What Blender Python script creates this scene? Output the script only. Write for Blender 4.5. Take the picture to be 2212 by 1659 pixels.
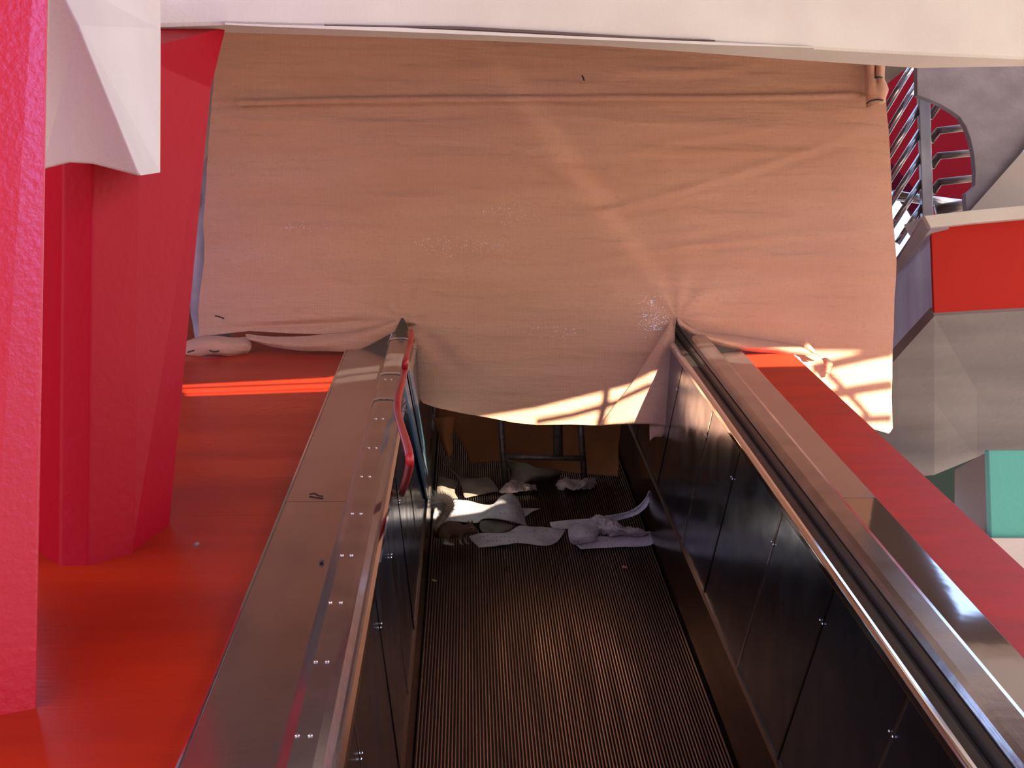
import bpy, bmesh, math, random
from mathutils import Vector, Matrix, noise
random.seed(7)
for o in list(bpy.data.objects): bpy.data.objects.remove(o)
SC = bpy.context.scene
COL = SC.collection
# ------------------------------------------------------------------ camera
F = 3500.; CX = 1106.; CY = 829.5
TH = math.radians(1.0)
_u = (1008-CX)/F; _v = (CY-110)/F
PSI = math.atan(-_u/(math.cos(TH)-_v*math.sin(TH)))
fw = Vector((math.sin(PSI)*math.cos(TH), math.cos(PSI)*math.cos(TH), math.sin(TH)))
rt = Vector((math.cos(PSI), -math.sin(PSI), 0))
up = rt.cross(fw)
def ray(px, py): return fw+rt*((px-CX)/F)+up*((CY-py)/F)
_d = ray(1008, 110)
AL = math.atan2(_d.z, _d.y)              # slope of the moving walk
CA, SA = math.cos(AL), math.sin(AL)
CZ = 1.83/CA
cam = bpy.data.cameras.new('camera'); co = bpy.data.objects.new('camera', cam); COL.objects.link(co)
cam.sensor_width = 36; cam.lens = 36*F/2212; cam.clip_end = 300
co.matrix_world = Matrix.Translation((0, 0, CZ)) @ Matrix((rt, up, -fw)).transposed().to_4x4()
SC.camera = co
# ------------------------------------------------------------------ world, sun, exposure
SC.view_settings.view_transform = 'Standard'; SC.view_settings.look = 'None'
SC.view_settings.gamma = 1; SC.view_settings.exposure = 1.15; SC.view_settings.use_curve_mapping = False
W = bpy.data.worlds.new('world'); SC.world = W; W.use_nodes = True
def build_world():
    nt = W.node_tree; N = nt.nodes; L = nt.links; N.clear()
    out = N.new('ShaderNodeOutputWorld'); bg = N.new('ShaderNodeBackground')
    tc = N.new('ShaderNodeTexCoord'); sp = N.new('ShaderNodeSeparateXYZ')
    L.new(tc.outputs['Generated'], sp.inputs[0])
    # sunlit surroundings behind the camera are warm, the sky ahead is blue-white
    r = N.new('ShaderNodeMapRange'); r.inputs[1].default_value = .30; r.inputs[2].default_value = .75
    L.new(sp.outputs['Y'], r.inputs[0])
    m = N.new('ShaderNodeMix'); m.data_type = 'RGBA'
    m.inputs[6].default_value = (1.22, 1.08, 1.02, 1)
    m.inputs[7].default_value = (.8, 1.15, 2.0, 1)
    L.new(r.outputs[0], m.inputs[0])
    # open blue sky low on the left
    rx = N.new('ShaderNodeMapRange'); rx.inputs[1].default_value = -.80; rx.inputs[2].default_value = -.95
    L.new(sp.outputs['X'], rx.inputs[0])
    mb = N.new('ShaderNodeMix'); mb.data_type = 'RGBA'; mb.inputs[7].default_value = (.70, .78, 1.25, 1)
    L.new(rx.outputs[0], mb.inputs[0]); L.new(m.outputs[2], mb.inputs[6])
    # added violet patch of sky behind left, meant as sheen on the column
    def rng(sock, a, b):
        q = N.new('ShaderNodeMapRange'); q.inputs[1].default_value = a; q.inputs[2].default_value = b; L.new(sock, q.inputs[0]); return q.outputs[0]
    def mul(a, b):
        q = N.new('ShaderNodeMath'); q.operation = 'MULTIPLY'; L.new(a, q.inputs[0]); L.new(b, q.inputs[1]); return q.outputs[0]
    zone = mul(mul(rng(sp.outputs['X'], -.22, -.30), rng(sp.outputs['X'], -.60, -.45)), mul(rng(sp.outputs['Y'], -.6, -.8), mul(rng(sp.outputs['Z'], .06, .22), rng(sp.outputs['Z'], .55, .40))))
    mz = N.new('ShaderNodeMix'); mz.data_type = 'RGBA'; mz.inputs[7].default_value = (1.6, 1.5, 4.6, 1)
    L.new(zone, mz.inputs[0]); L.new(mb.outputs[2], mz.inputs[6])
    # deeper blue overhead
    r2 = N.new('ShaderNodeMapRange'); r2.inputs[1].default_value = .55; r2.inputs[2].default_value = .95
    L.new(sp.outputs['Z'], r2.inputs[0])
    m2 = N.new('ShaderNodeMix'); m2.data_type = 'RGBA'
    m2.inputs[7].default_value = (.30, .40, .60, 1)
    L.new(r2.outputs[0], m2.inputs[0]); L.new(mz.outputs[2], m2.inputs[6])
    # ground bounce below the horizon
    r3 = N.new('ShaderNodeMapRange'); r3.inputs[1].default_value = -.05; r3.inputs[2].default_value = .05
    L.new(sp.outputs['Z'], r3.inputs[0])
    m3 = N.new('ShaderNodeMix'); m3.data_type = 'RGBA'
    m3.inputs[6].default_value = (.75, .55, .42, 1)
    L.new(r3.outputs[0], m3.inputs[0]); L.new(m2.outputs[2], m3.inputs[7])
    L.new(m3.outputs[2], bg.inputs[0]); bg.inputs[1].default_value = 1.0
    L.new(bg.outputs[0], out.inputs[0])
build_world()
SUNX = -.32
SUNS = .46                                  # drop per metre towards +Y
sl = bpy.data.lights.new('sun', 'SUN'); sl.energy = 12.0; sl.color = (1, .86, .66); sl.angle = math.radians(.13)
so = bpy.data.objects.new('sun', sl); COL.objects.link(so); so.location = (0, -10, 12)
so.rotation_euler = Vector((SUNX, 1, -SUNS)).to_track_quat('-Z', 'Y').to_euler()
# added violet area lamp for sheen on the nearest column, no opening there
al = bpy.data.lights.new('violet_fill', 'AREA'); al.shape = 'RECTANGLE'; al.size = 1.8; al.size_y = 1.5; al.energy = 4.5; al.color = (.42, .34, 1); al.spread = math.radians(26)
ao = bpy.data.objects.new('violet_fill', al); COL.objects.link(ao); ao.location = (4.3, -2.8, 4.2)
ao.rotation_euler = (Vector((-1.1, 2.9, 2.6))-Vector(ao.location)).to_track_quat('-Z', 'Y').to_euler()
# ------------------------------------------------------------------ geometry helpers
def atY(px, py, Y):
    r = ray(px, py); t = Y/r.y
    return Vector((r.x*t, Y, CZ+r.z*t))
def onr(px, py, n):
    r = ray(px, py); t = (n-CZ*CA)/(-r.y*SA+r.z*CA)
    return Vector((r.x*t, r.y*t, CZ+r.z*t))
def atX(px, py, x):
    r = ray(px, py); t = x/r.x
    return Vector((x, r.y*t, CZ+r.z*t))
def atZ(px, py, z):
    r = ray(px, py); t = (z-CZ)/r.z
    return Vector((r.x*t, r.y*t, z))
def loc(p): return Vector((p[0], p[1]*CA+p[2]*SA, -p[1]*SA+p[2]*CA))
def wor(p): return Vector((p[0], p[1]*CA-p[2]*SA, p[1]*SA+p[2]*CA))
def link(name, me, m, parent=None, smooth=False):
    o = bpy.data.objects.new(name, me); COL.objects.link(o)
    if m: me.materials.append(m)
    if smooth:
        for p in me.polygons: p.use_smooth = True
    if parent: o.parent = parent
    return o
def mesh(name, vs, fs, m, parent=None, smooth=False, bevel=0, recalc=True, solid=0, sub=0):
    me = bpy.data.meshes.new(name)
    bm = bmesh.new(); bv = [bm.verts.new(v) for v in vs]
    for f in fs:
        try: bm.faces.new([bv[i] for i in f])
        except ValueError: pass
    if recalc: bmesh.ops.recalc_face_normals(bm, faces=bm.faces)
    bm.to_mesh(me); bm.free()
    o = link(name, me, m, parent, smooth)
    if solid:
        k = o.modifiers.new('s', 'SOLIDIFY'); k.thickness = solid; k.offset = 0
    if bevel:
        k = o.modifiers.new('b', 'BEVEL'); k.width = bevel; k.segments = 3; k.limit_method = 'ANGLE'; k.angle_limit = .5
    if sub:
        k = o.modifiers.new('ss', 'SUBSURF'); k.levels = sub; k.render_levels = sub
    return o
def loft(name, rings, m, parent=None, closed=True, caps=True, **kw):
    n = len(rings[0]); vs = [v for r in rings for v in r]; fs = []
    for i in range(len(rings)-1):
        for j in range(n if closed else n-1):
            k = (j+1) % n
            fs.append((i*n+j, i*n+k, (i+1)*n+k, (i+1)*n+j))
    if caps and closed:
        fs.append(tuple(range(n))[::-1]); fs.append(tuple(range((len(rings)-1)*n, len(rings)*n)))
    return mesh(name, vs, fs, m, parent, **kw)
def tube(name, pts, rad, m, parent=None, seg=10, flat=1.0):
    pts = [Vector(p) for p in pts]; rings = []; N0 = None
    for i, p in enumerate(pts):
        t = (pts[min(i+1, len(pts)-1)]-pts[max(i-1, 0)]).normalized()
        if N0 is None:
            N0 = t.orthogonal().normalized()
            if abs(t.z) < .95: N0 = t.cross(Vector((0, 0, 1))).normalized()
        N0 = (N0-t*N0.dot(t)).normalized(); B = t.cross(N0)
        r = rad[i] if isinstance(rad, (list, tuple)) else rad
        rings.append([p+(N0*math.cos(2*math.pi*k/seg)+B*flat*math.sin(2*math.pi*k/seg))*r for k in range(seg)])
    return loft(name, rings, m, parent, smooth=True)
def cr(P, k):
    """catmull-rom through P, k steps per span"""
    out = []; n = len(P)
    for i in range(n-1):
        p0 = P[max(i-1, 0)]; p1 = P[i]; p2 = P[i+1]; p3 = P[min(i+2, n-1)]
        for j in range(k):
            t = j/k
            out.append(.5*((2*p1)+(p2-p0)*t+(2*p0-5*p1+4*p2-p3)*t*t+(3*p1-p0-3*p2+p3)*t**3))
    out.append(P[-1].copy()); return out
def sheet(name, rows, m, parent=None, k=6, th=.003, amp=0.0, fr=9., seed=0, smooth=True):
    """cloth / pad through a net of world points"""
    rows = [cr([Vector(p) for p in r], k) for r in rows]
    cols = [cr([r[j] for r in rows], k) for j in range(len(rows[0]))]
    nu = len(cols); nv = len(cols[0]); vs = []
    for j in range(nu):
        for i in range(nv):
            p = cols[j][i]
            if amp:
                q = noise.noise_vector(p*fr+Vector((seed, seed*2, 0)))+noise.noise_vector(p*fr*2.3+Vector((seed, 0, 5)))*.5
                p = p+q*amp
            vs.append(p)
    fs = [(j*nv+i, (j+1)*nv+i, (j+1)*nv+i+1, j*nv+i+1) for j in range(nu-1) for i in range(nv-1)]
    return mesh(name, vs, fs, m, parent, smooth=smooth, solid=th, recalc=False)
def box(name, c, s, m, parent=None, bevel=0, rot=None):
    vs = []
    for x in (-1, 1):
        for y in (-1, 1):
            for z in (-1, 1):
                v = Vector((x*s[0]/2, y*s[1]/2, z*s[2]/2))
                if rot: v = rot @ v
                vs.append(v+Vector(c))
    return mesh(name, vs, [(0, 1, 3, 2), (4, 6, 7, 5), (0, 4, 5, 1), (2, 3, 7, 6), (0, 2, 6, 4), (1, 5, 7, 3)], m, parent, bevel=bevel)
def poly(name, pts, dirv, m, parent=None, bevel=0):
    """extrude a polygon along dirv"""
    pts = [Vector(p) for p in pts]; d = Vector(dirv); n = len(pts)
    vs = pts+[p+d for p in pts]
    fs = [tuple(range(n)), tuple(range(n, 2*n))[::-1]]+[(i, (i+1) % n, n+(i+1) % n, n+i) for i in range(n)]
    return mesh(name, vs, fs, m, parent, bevel=bevel)
def tag(o, label, cat, group=None, kind=None):
    o['label'] = label; o['category'] = cat
    if group: o['group'] = group
    if kind: o['kind'] = kind
    return o
def struct(o, label=None):
    o['kind'] = 'structure'
    if label: o['label'] = label
    return o
def empty(name, l=(0, 0, 0)):
    o = bpy.data.objects.new(name, None); COL.objects.link(o); o.location = l; o.empty_display_size = .1
    return o
def adopt(root, *obs):
    """parent world-space meshes under an empty, keeping place"""
    for o in obs:
        o.parent = root; o.matrix_parent_inverse = root.matrix_basis.inverted()
def lerp(a, b, t): return a+(b-a)*t
def interp(x, xs, ys):
    if x <= xs[0]: return ys[0]
    for i in range(len(xs)-1):
        if x <= xs[i+1]:
            return ys[i]+(ys[i+1]-ys[i])*(x-xs[i])/(xs[i+1]-xs[i]) if xs[i+1] > xs[i] else ys[i+1]
    return ys[-1]
# ------------------------------------------------------------------ materials
def srgb(r, g, b):
    f = lambda c: (c/255/12.92) if c/255 <= .04045 else ((c/255+.055)/1.055)**2.4
    return (f(r), f(g), f(b), 1)
def mat(name, col, rough=.5, metal=0, col2=None, cscale=6, cstretch=(1, 1, 1), bump=0, bscale=120, bstretch=(1, 1, 1),
        rvar=0, coat=0, coatr=.1, spec=.5, cdet=5, cr0=.35, cr1=.65, bump2=0, b2scale=10, b2stretch=(1, 1, 1), rot=0, trans=0, aniso=0):
    m = bpy.data.materials.new(name); m.use_nodes = True
    nt = m.node_tree; N = nt.nodes; L = nt.links; b = N['Principled BSDF']
    b.inputs['Base Color'].default_value = col; b.inputs['Roughness'].default_value = rough; b.inputs['Metallic'].default_value = metal
    b.inputs['Coat Weight'].default_value = coat; b.inputs['Coat Roughness'].default_value = coatr
    b.inputs['Specular IOR Level'].default_value = spec
    tc = N.new('ShaderNodeTexCoord')
    def nz(scale, st, det=5):
        mp = N.new('ShaderNodeMapping'); mp.inputs['Scale'].default_value = st; mp.inputs['Rotation'].default_value = (rot, 0, 0)
        L.new(tc.outputs['Object'], mp.inputs[0])
        n = N.new('ShaderNodeTexNoise'); n.inputs['Scale'].default_value = scale; n.inputs['Detail'].default_value = det
        L.new(mp.outputs[0], n.inputs['Vector']); return n
    if col2:
        n = nz(cscale, cstretch, cdet); r = N.new('ShaderNodeMapRange')
        r.inputs[1].default_value = cr0; r.inputs[2].default_value = cr1; L.new(n.outputs[0], r.inputs[0])
        x = N.new('ShaderNodeMix'); x.data_type = 'RGBA'; x.inputs[6].default_value = col; x.inputs[7].default_value = col2
        L.new(r.outputs[0], x.inputs[0]); L.new(x.outputs[2], b.inputs['Base Color'])
        if rvar:
            r4 = N.new('ShaderNodeMapRange'); r4.inputs[1].default_value = cr0; r4.inputs[2].default_value = cr1
            r4.inputs[3].default_value = rough; r4.inputs[4].default_value = rough+rvar
            L.new(n.outputs[0], r4.inputs[0]); L.new(r4.outputs[0], b.inputs['Roughness'])
    last = None
    for bb, s, st in ((bump, bscale, bstretch), (bump2, b2scale, b2stretch)):
        if bb:
            n = nz(s, st); k = N.new('ShaderNodeBump'); k.inputs['Strength'].default_value = 1; k.inputs['Distance'].default_value = bb
            L.new(n.outputs[0], k.inputs['Height'])
            if last: L.new(last.outputs[0], k.inputs['Normal'])
            last = k
    if last: L.new(last.outputs[0], b.inputs['Normal'])
    if trans:
        t = N.new('ShaderNodeBsdfTranslucent'); L.new(b.inputs['Base Color'].links[0].from_socket, t.inputs[0]) if b.inputs['Base Color'].links else None
        mx = N.new('ShaderNodeMixShader'); mx.inputs[0].default_value = trans
        L.new(b.outputs[0], mx.inputs[1]); L.new(t.outputs[0], mx.inputs[2]); L.new(mx.outputs[0], N['Material Output'].inputs[0])
    return m
M = {}
M['crimson'] = mat('crimson_paint', (.34, .0008, .010, 1), .5, spec=.16, bump=.0012, bscale=60, bump2=.002, b2scale=14)
M['vermilion'] = mat('vermilion_floor_paint', (.46, .028, .006, 1), .26, col2=(.33, .018, .007, 1), cscale=3, cstretch=(.3, 1.5, 1), spec=.12,
                     bump=.0006, bscale=30, bstretch=(.4, 3, 1), rvar=.08)
M['orange'] = mat('orange_wall_paint', (.44, .016, .008, 1), .6, spec=.2, bump=.001, bscale=30)
M['rust'] = mat('worn_red_kerb_paint', (.50, .030, .010, 1), .5, col2=(.38, .030, .013, 1), cscale=4, cstretch=(1, 3, 1), spec=.08, bump=.0008, bscale=25)
M['plaster'] = mat('cream_plaster', (.63, .60, .53, 1), .75, col2=(.57, .53, .47, 1), cscale=3, bump=.0012, bscale=110)
M['cream'] = mat('cream_stair_plaster', (.90, .80, .66, 1), .75, bump=.001, bscale=110)
M['greywall'] = mat('mottled_grey_render', (.34, .31, .35, 1), .8, col2=(.25, .22, .25, 1), cscale=5, cstretch=(1, 1, 1.5), bump=.002, bscale=50)
M['soffit'] = mat('stained_concrete_soffit', (.27, .24, .22, 1), .75, col2=(.17, .15, .145, 1), cscale=1.6, cstretch=(.4, 1, 2.5), bump=.002, bscale=25)
M['skysheen'] = mat('sky_sheen_side_paint', (.50, .62, .85, 1), .38, spec=1, coat=1, coatr=.35, col2=(.36, .36, .66, 1), cscale=5, cstretch=(2, 2, .3), bump=.002, bscale=40)  # blue sky sheen put into the side face's colour
M['teal'] = mat('teal_paint', (.09, .42, .33, 1), .6, bump=.003, bscale=25)
M['steel'] = mat('brushed_steel', (.36, .32, .31, 1), .12, .9, col2=(.28, .25, .24, 1), cscale=8, rvar=.06, bump=.00010, bscale=260, bstretch=(1, .04, 1), bump2=.0016, b2scale=3.0)
M['panel'] = mat('brushed_steel_panel', (.24, .34, .50, 1), .13, 1, col2=(.19, .26, .38, 1), cscale=7, rvar=.10, bump=.00015, bscale=300, bstretch=(1, 1, .05), rot=.5, bump2=.003, b2scale=2.6)  # blue of the reflected sky put into the steel colour
M['deck'] = mat('satin_steel_deck', (.42, .37, .35, 1), .13, .9, col2=(.34, .29, .27, 1), cscale=5, cstretch=(1, .5, 1), rvar=.05, bump=.00015, bscale=50, bump2=.0008, b2scale=2)
M['mirror'] = mat('polished_steel_deck', (.38, .35, .34, 1), .05, 1, bump=.0012, bscale=2.2, bstretch=(1, .5, 1))
M['edge'] = mat('bright_steel_edge', (.80, .80, .80, 1), .08, 1)
M['rubber'] = mat('dark_rubber', (.018, .015, .014, 1), .35)
M['skirt'] = mat('dark_skirt_steel', (.06, .055, .05, 1), .2, 1, bump=.0006, bscale=20)
M['belt'] = mat('worn_black_pallets', (.46, .35, .30, 1), .25, 1, col2=(.24, .17, .14, 1), cscale=9, cstretch=(3, .12, 1), rvar=.12, bump=.0003, bscale=60, bstretch=(1, .2, 1))
M['groove'] = mat('pallet_groove', (.012, .009, .007, 1), .5)
M['hose'] = mat('red_hose_rubber', (.34, .012, .012, 1), .35)
M['strap'] = mat('clear_strap', (.42, .36, .33, 1), .3)
M['black'] = mat('black_tie', (.01, .01, .012, 1), .4)
M['galv'] = mat('galvanised_steel', (.18, .16, .15, 1), .5, .7, col2=(.09, .08, .07, 1), cscale=40, bump=.0008, bscale=60)
M['rail'] = mat('railing_steel', (.42, .42, .44, 1), .16, 1)
M['darkrail'] = mat('bronze_bar', (.13, .10, .09, 1), .4, .6)
M['worn'] = mat('scratched_post_steel', (.55, .55, .55, 1), .4, .6, col2=(.30, .30, .29, 1), cscale=9, cstretch=(1, 1, .3), bump=.001, bscale=40)
M['rag'] = mat('dirty_rag', (.42, .34, .34, 1), .9, col2=(.24, .19, .19, 1), cscale=22, bump=.002, bscale=90)
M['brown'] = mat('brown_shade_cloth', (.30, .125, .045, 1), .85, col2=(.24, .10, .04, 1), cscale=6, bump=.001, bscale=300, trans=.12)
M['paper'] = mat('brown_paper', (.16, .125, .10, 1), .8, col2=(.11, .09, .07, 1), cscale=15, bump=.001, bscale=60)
M['leaf'] = mat('dry_leaf', (.35, .30, .05, 1), .6)
M['chip'] = mat('pink_chip', (.45, .14, .12, 1), .7)
M['redbit'] = mat('red_scrap', (.6, .02, .02, 1), .5)
M['twig'] = mat('dark_twig', (.05, .02, .015, 1), .7)
def pad_mat(name, c1, c2):
    m = mat(name, c1, .85, col2=c2, cscale=12, bump=.0012, bscale=150)
    nt = m.node_tree; N = nt.nodes; L = nt.links; b = N['Principled BSDF']
    tc = N.new('ShaderNodeTexCoord'); v = N.new('ShaderNodeTexVoronoi'); v.inputs['Scale'].default_value = 62; v.inputs['Randomness'].default_value = .15
    L.new(tc.outputs['Object'], v.inputs[0]); r = N.new('ShaderNodeMapRange'); r.inputs[1].default_value = .13; r.inputs[2].default_value = .19
    L.new(v.outputs['Distance'], r.inputs[0]); x = N.new('ShaderNodeMix'); x.data_type = 'RGBA'; x.inputs[6].default_value = (.05, .045, .045, 1)
    L.new(r.outputs[0], x.inputs[0]); L.new(b.inputs['Base Color'].links[0].from_socket, x.inputs[7]); L.new(x.outputs[2], b.inputs['Base Color'])
    return m
M['pad'] = pad_mat('perforated_absorbent_pad', (.44, .41, .42, 1), (.30, .27, .28, 1))
def cloth_mat():
    m = bpy.data.materials.new('tan_shade_cloth'); m.use_nodes = True
    nt = m.node_tree; N = nt.nodes; L = nt.links; b = N['Principled BSDF']
    b.inputs['Roughness'].default_value = .85; b.inputs['Sheen Weight'].default_value = .15; b.inputs['Specular IOR Level'].default_value = .2
    tc = N.new('ShaderNodeTexCoord')
    def noz(scale, st, det=4, rotz=0):
        mp = N.new('ShaderNodeMapping'); mp.inputs['Scale'].default_value = st; mp.inputs['Rotation'].default_value = (0, rotz, 0)
        L.new(tc.outputs['Object'], mp.inputs[0]); n = N.new('ShaderNodeTexNoise'); n.inputs['Scale'].default_value = scale; n.inputs['Detail'].default_value = det
        L.new(mp.outputs[0], n.inputs['Vector']); return n
    def ramp(sock, a, bb):
        r = N.new('ShaderNodeMapRange'); r.inputs[1].default_value = a; r.inputs[2].default_value = bb; L.new(sock, r.inputs[0]); return r.outputs[0]
    def mix(f, a, c):
        x = N.new('ShaderNodeMix'); x.data_type = 'RGBA'; L.new(f, x.inputs[0])
        for s, q in ((6, a), (7, c)):
            if isinstance(q, tuple): x.inputs[s].default_value = q
            else: L.new(q, x.inputs[s])
        return x.outputs[2]
    base = mix(ramp(noz(3, (.5, 1, 3)).outputs[0], .35, .65), (.72, .405, .275, 1), (.67, .36, .235, 1))
    # knitted columns and slubs
    w = N.new('ShaderNodeTexWave'); w.wave_type = 'BANDS'; w.bands_direction = 'X'; w.inputs['Scale'].default_value = 105; w.inputs['Distortion'].default_value = .6; w.inputs['Detail Scale'].default_value = 20
    L.new(tc.outputs['Object'], w.inputs[0])
    w2 = N.new('ShaderNodeTexWave'); w2.wave_type = 'BANDS'; w2.bands_direction = 'Z'; w2.inputs['Scale'].default_value = 110; w2.inputs['Distortion'].default_value = 1.2
    L.new(tc.outputs['Object'], w2.inputs[0])
    mw = N.new('ShaderNodeMath'); mw.operation = 'MULTIPLY_ADD'; L.new(w2.outputs['Fac'], mw.inputs[0]); mw.inputs[1].default_value = .35; L.new(w.outputs['Fac'], mw.inputs[2])
    slub = noz(60, (1, 1, 5), 2)
    base = mix(ramp(slub.outputs[0], .58, .72), base, (.62, .32, .20, 1))
    base = mix(ramp(mw.outputs[0], .9, -.2), base, (.46, .23, .145, 1))
    L.new(base, b.inputs['Base Color'])
    # creases: long shallow horizontal wrinkles
    k1 = N.new('ShaderNodeBump'); k1.inputs['Distance'].default_value = .0016; k1.inputs['Strength'].default_value = .8; L.new(mw.outputs[0], k1.inputs['Height'])
    n2 = noz(5, (.45, 1, 4.2), 5, .12)
    k2 = N.new('ShaderNodeBump'); k2.inputs['Distance'].default_value = .014; L.new(n2.outputs[0], k2.inputs['Height']); L.new(k1.outputs[0], k2.inputs['Normal'])
    n3 = noz(3.4, (.5, 1, 3.2), 4, -.30)
    k3 = N.new('ShaderNodeBump'); k3.inputs['Distance'].default_value = .022; L.new(n3.outputs[0], k3.inputs['Height']); L.new(k2.outputs[0], k3.inputs['Normal'])
    L.new(k3.outputs[0], b.inputs['Normal'])
    t = N.new('ShaderNodeBsdfTranslucent'); L.new(base, t.inputs[0]); L.new(k3.outputs[0], t.inputs[1])
    mx = N.new('ShaderNodeMixShader'); mx.inputs[0].default_value = .06
    L.new(b.outputs[0], mx.inputs[1]); L.new(t.outputs[0], mx.inputs[2])
    # speck mask for the painted light leaks, in a few chosen zones
    leak_speck = noz(150, (1, 1, 1.6), 1)
    def near(p, r, k):
        d = N.new('ShaderNodeVectorMath'); d.operation = 'DISTANCE'; mp = N.new('ShaderNodeMapping')
        mp.inputs['Scale'].default_value = (1/r[0], 1, 1/r[1]); L.new(tc.outputs['Object'], mp.inputs[0])
        L.new(mp.outputs[0], d.inputs[0]); d.inputs[1].default_value = (p.x/r[0], p.y, p.z/r[1])
        q = N.new('ShaderNodeMapRange'); q.inputs[1].default_value = 1.0; q.inputs[2].default_value = .2; q.inputs[4].default_value = k
        L.new(d.outputs['Value'], q.inputs[0]); return q.outputs[0]
    zs = [near(atY(1412, 695, 6.13), (.07, .075), .11), near(atY(1405, 650, 6.13), (.05, .03), .08), near(atY(1000, 530, 6.13), (.22, .05), .010), near(atY(1110, 460, 6.13), (.16, .06), .005),
          near(atY(660, 490, 6.13), (.14, .03), .004), near(atY(1190, 715, 6.13), (.12, .03), .008)]
    acc = zs[0]
    for z_ in zs[1:]:
        a_ = N.new('ShaderNodeMath'); a_.operation = 'MAXIMUM'; L.new(acc, a_.inputs[0]); L.new(z_, a_.inputs[1]); acc = a_.outputs[0]
    ad = N.new('ShaderNodeMath'); ad.operation = 'ADD'; L.new(leak_speck.outputs[0], ad.inputs[0]); L.new(acc, ad.inputs[1])
    pr = N.new('ShaderNodeMath'); pr.operation = 'GREATER_THAN'; L.new(ad.outputs[0], pr.inputs[0]); pr.inputs[1].default_value = .705
    nzr = N.new('ShaderNodeMath'); nzr.operation = 'GREATER_THAN'; L.new(acc, nzr.inputs[0]); nzr.inputs[1].default_value = .0015
    g = N.new('ShaderNodeMath'); g.operation = 'MULTIPLY'; L.new(pr.outputs[0], g.inputs[0]); L.new(nzr.outputs[0], g.inputs[1])
    # violet-white specks: light leaking through the knit, painted into the colour
    leak_light = mix(g.outputs[0], base, (.88, .86, 1.0, 1))
    L.new(leak_light, b.inputs['Base Color']); L.new(mx.outputs[0], N['Material Output'].inputs[0])
    return m
M['cloth'] = cloth_mat()
def fur_mat(name, dark, light, axis='Z', z0=0, z1=1):
    m = bpy.data.materials.new(name); m.use_nodes = True
    nt = m.node_tree; N = nt.nodes; L = nt.links; b = N['Principled BSDF']; b.inputs['Roughness'].default_value = .8
    tc = N.new('ShaderNodeTexCoord'); sp = N.new('ShaderNodeSeparateXYZ'); L.new(tc.outputs['Object'], sp.inputs[0])
    n = N.new('ShaderNodeTexNoise'); n.inputs['Scale'].default_value = 130; L.new(tc.outputs['Object'], n.inputs[0])
    a = N.new('ShaderNodeMath'); a.operation = 'MULTIPLY_ADD'; a.inputs[1].default_value = .02; L.new(n.outputs[0], a.inputs[0]); L.new(sp.outputs[axis], a.inputs[2])
    r = N.new('ShaderNodeMapRange'); r.inputs[1].default_value = z0+.01; r.inputs[2].default_value = z1+.01; L.new(a.outputs[0], r.inputs[0])
    x = N.new('ShaderNodeMix'); x.data_type = 'RGBA'; x.inputs[6].default_value = light; x.inputs[7].default_value = dark
    L.new(r.outputs[0], x.inputs[0]); L.new(x.outputs[2], b.inputs['Base Color'])
    k = N.new('ShaderNodeBump'); k.inputs['Distance'].default_value = .003; L.new(n.outputs[0], k.inputs['Height']); L.new(k.outputs[0], b.inputs['Normal'])
    return m
#MAIN
# ================================================================== SETTING
RT = .72                                     # top of the painted slabs, measured square to the belt
# red sloping floor left of the walk
def ramp_slab(name, x0, x1, s0, s1, n1, th, m):
    vs = [wor((x, s, n)) for x in (x0, x1) for s in (s0, s1) for n in (n1-th, n1)]
    return mesh(name, vs, [(0, 1, 3, 2), (4, 6, 7, 5), (0, 4, 5, 1), (2, 3, 7, 6), (0, 2, 6, 4), (1, 5, 7, 3)], m)
struct(ramp_slab('floor', -3.2, -.448, -1.5, 7.6, RT-.012, .5, M['vermilion']), 'glossy vermilion sloping floor beside the moving walkway')
# red kerb right of the walk
struct(ramp_slab('wall_right', 1.036, 1.235, -1.5, 7.6, RT-.006, .9, M['rust']), 'worn red kerb wall along the right side of the moving walkway')
# lower ground far beneath the ramp
gm = mat('pale_paving', (.50, .42, .35, 1), .8, bump=.003, bscale=6)
struct(mesh('floor_ground', [(-30, -30, -1.6), (30, -30, -1.6), (30, 40, -1.6), (-30, 40, -1.6)], [(0, 1, 2, 3)], gm), 'pale paving under the ramp')
struct(box('wall_sky_block', (-.25, 12.5, 1.9), (2.3, .2, 3.9), mat('dark_sky_block', (.06, .04, .035, 1), .9)), 'unseen dark wall added far behind the hanging cloth to darken belt reflections')  # added unseen wall, keeps sky out of the belt reflections
struct(box('wall_left', (-4.3, 7.2, 3.2), (.2, 7.0, 6.4), mat('dark_maroon_wall', (.10, .003, .016, 1), .6, bump=.003, bscale=30)), 'dark maroon wall beyond the red columns')
dkc = mat('brown_upper_wall_paint', (.17, .115, .09, 1), .8)
struct(mesh('wall_front', [(-3.4, 4.25, 3.38), (2.9, 6.3, 3.38), (2.9, 6.3, 6.6), (-3.4, 4.25, 6.6), (-3.4, 4.45, 3.38), (2.9, 6.5, 3.38), (2.9, 6.5, 6.6), (-3.4, 4.45, 6.6)], [(0, 1, 2, 3), (4, 7, 6, 5), (0, 4, 5, 1), (1, 5, 6, 2), (2, 6, 7, 3), (3, 7, 4, 0)], dkc), 'brown upper wall above the beam')
struct(box('ceiling_high', (1.0, 1.6, 6.72), (9.5, 10.5, .2), dkc), 'high brown ceiling over the walkway')
struct(box('ceiling_sky_block', (-.6, 9.6, 3.72), (5.6, 6.2, .25), dkc), 'unseen ceiling slab added behind the hanging cloth to keep it dark there')  # added unseen slab, blocks sky light behind the cloth
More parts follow.
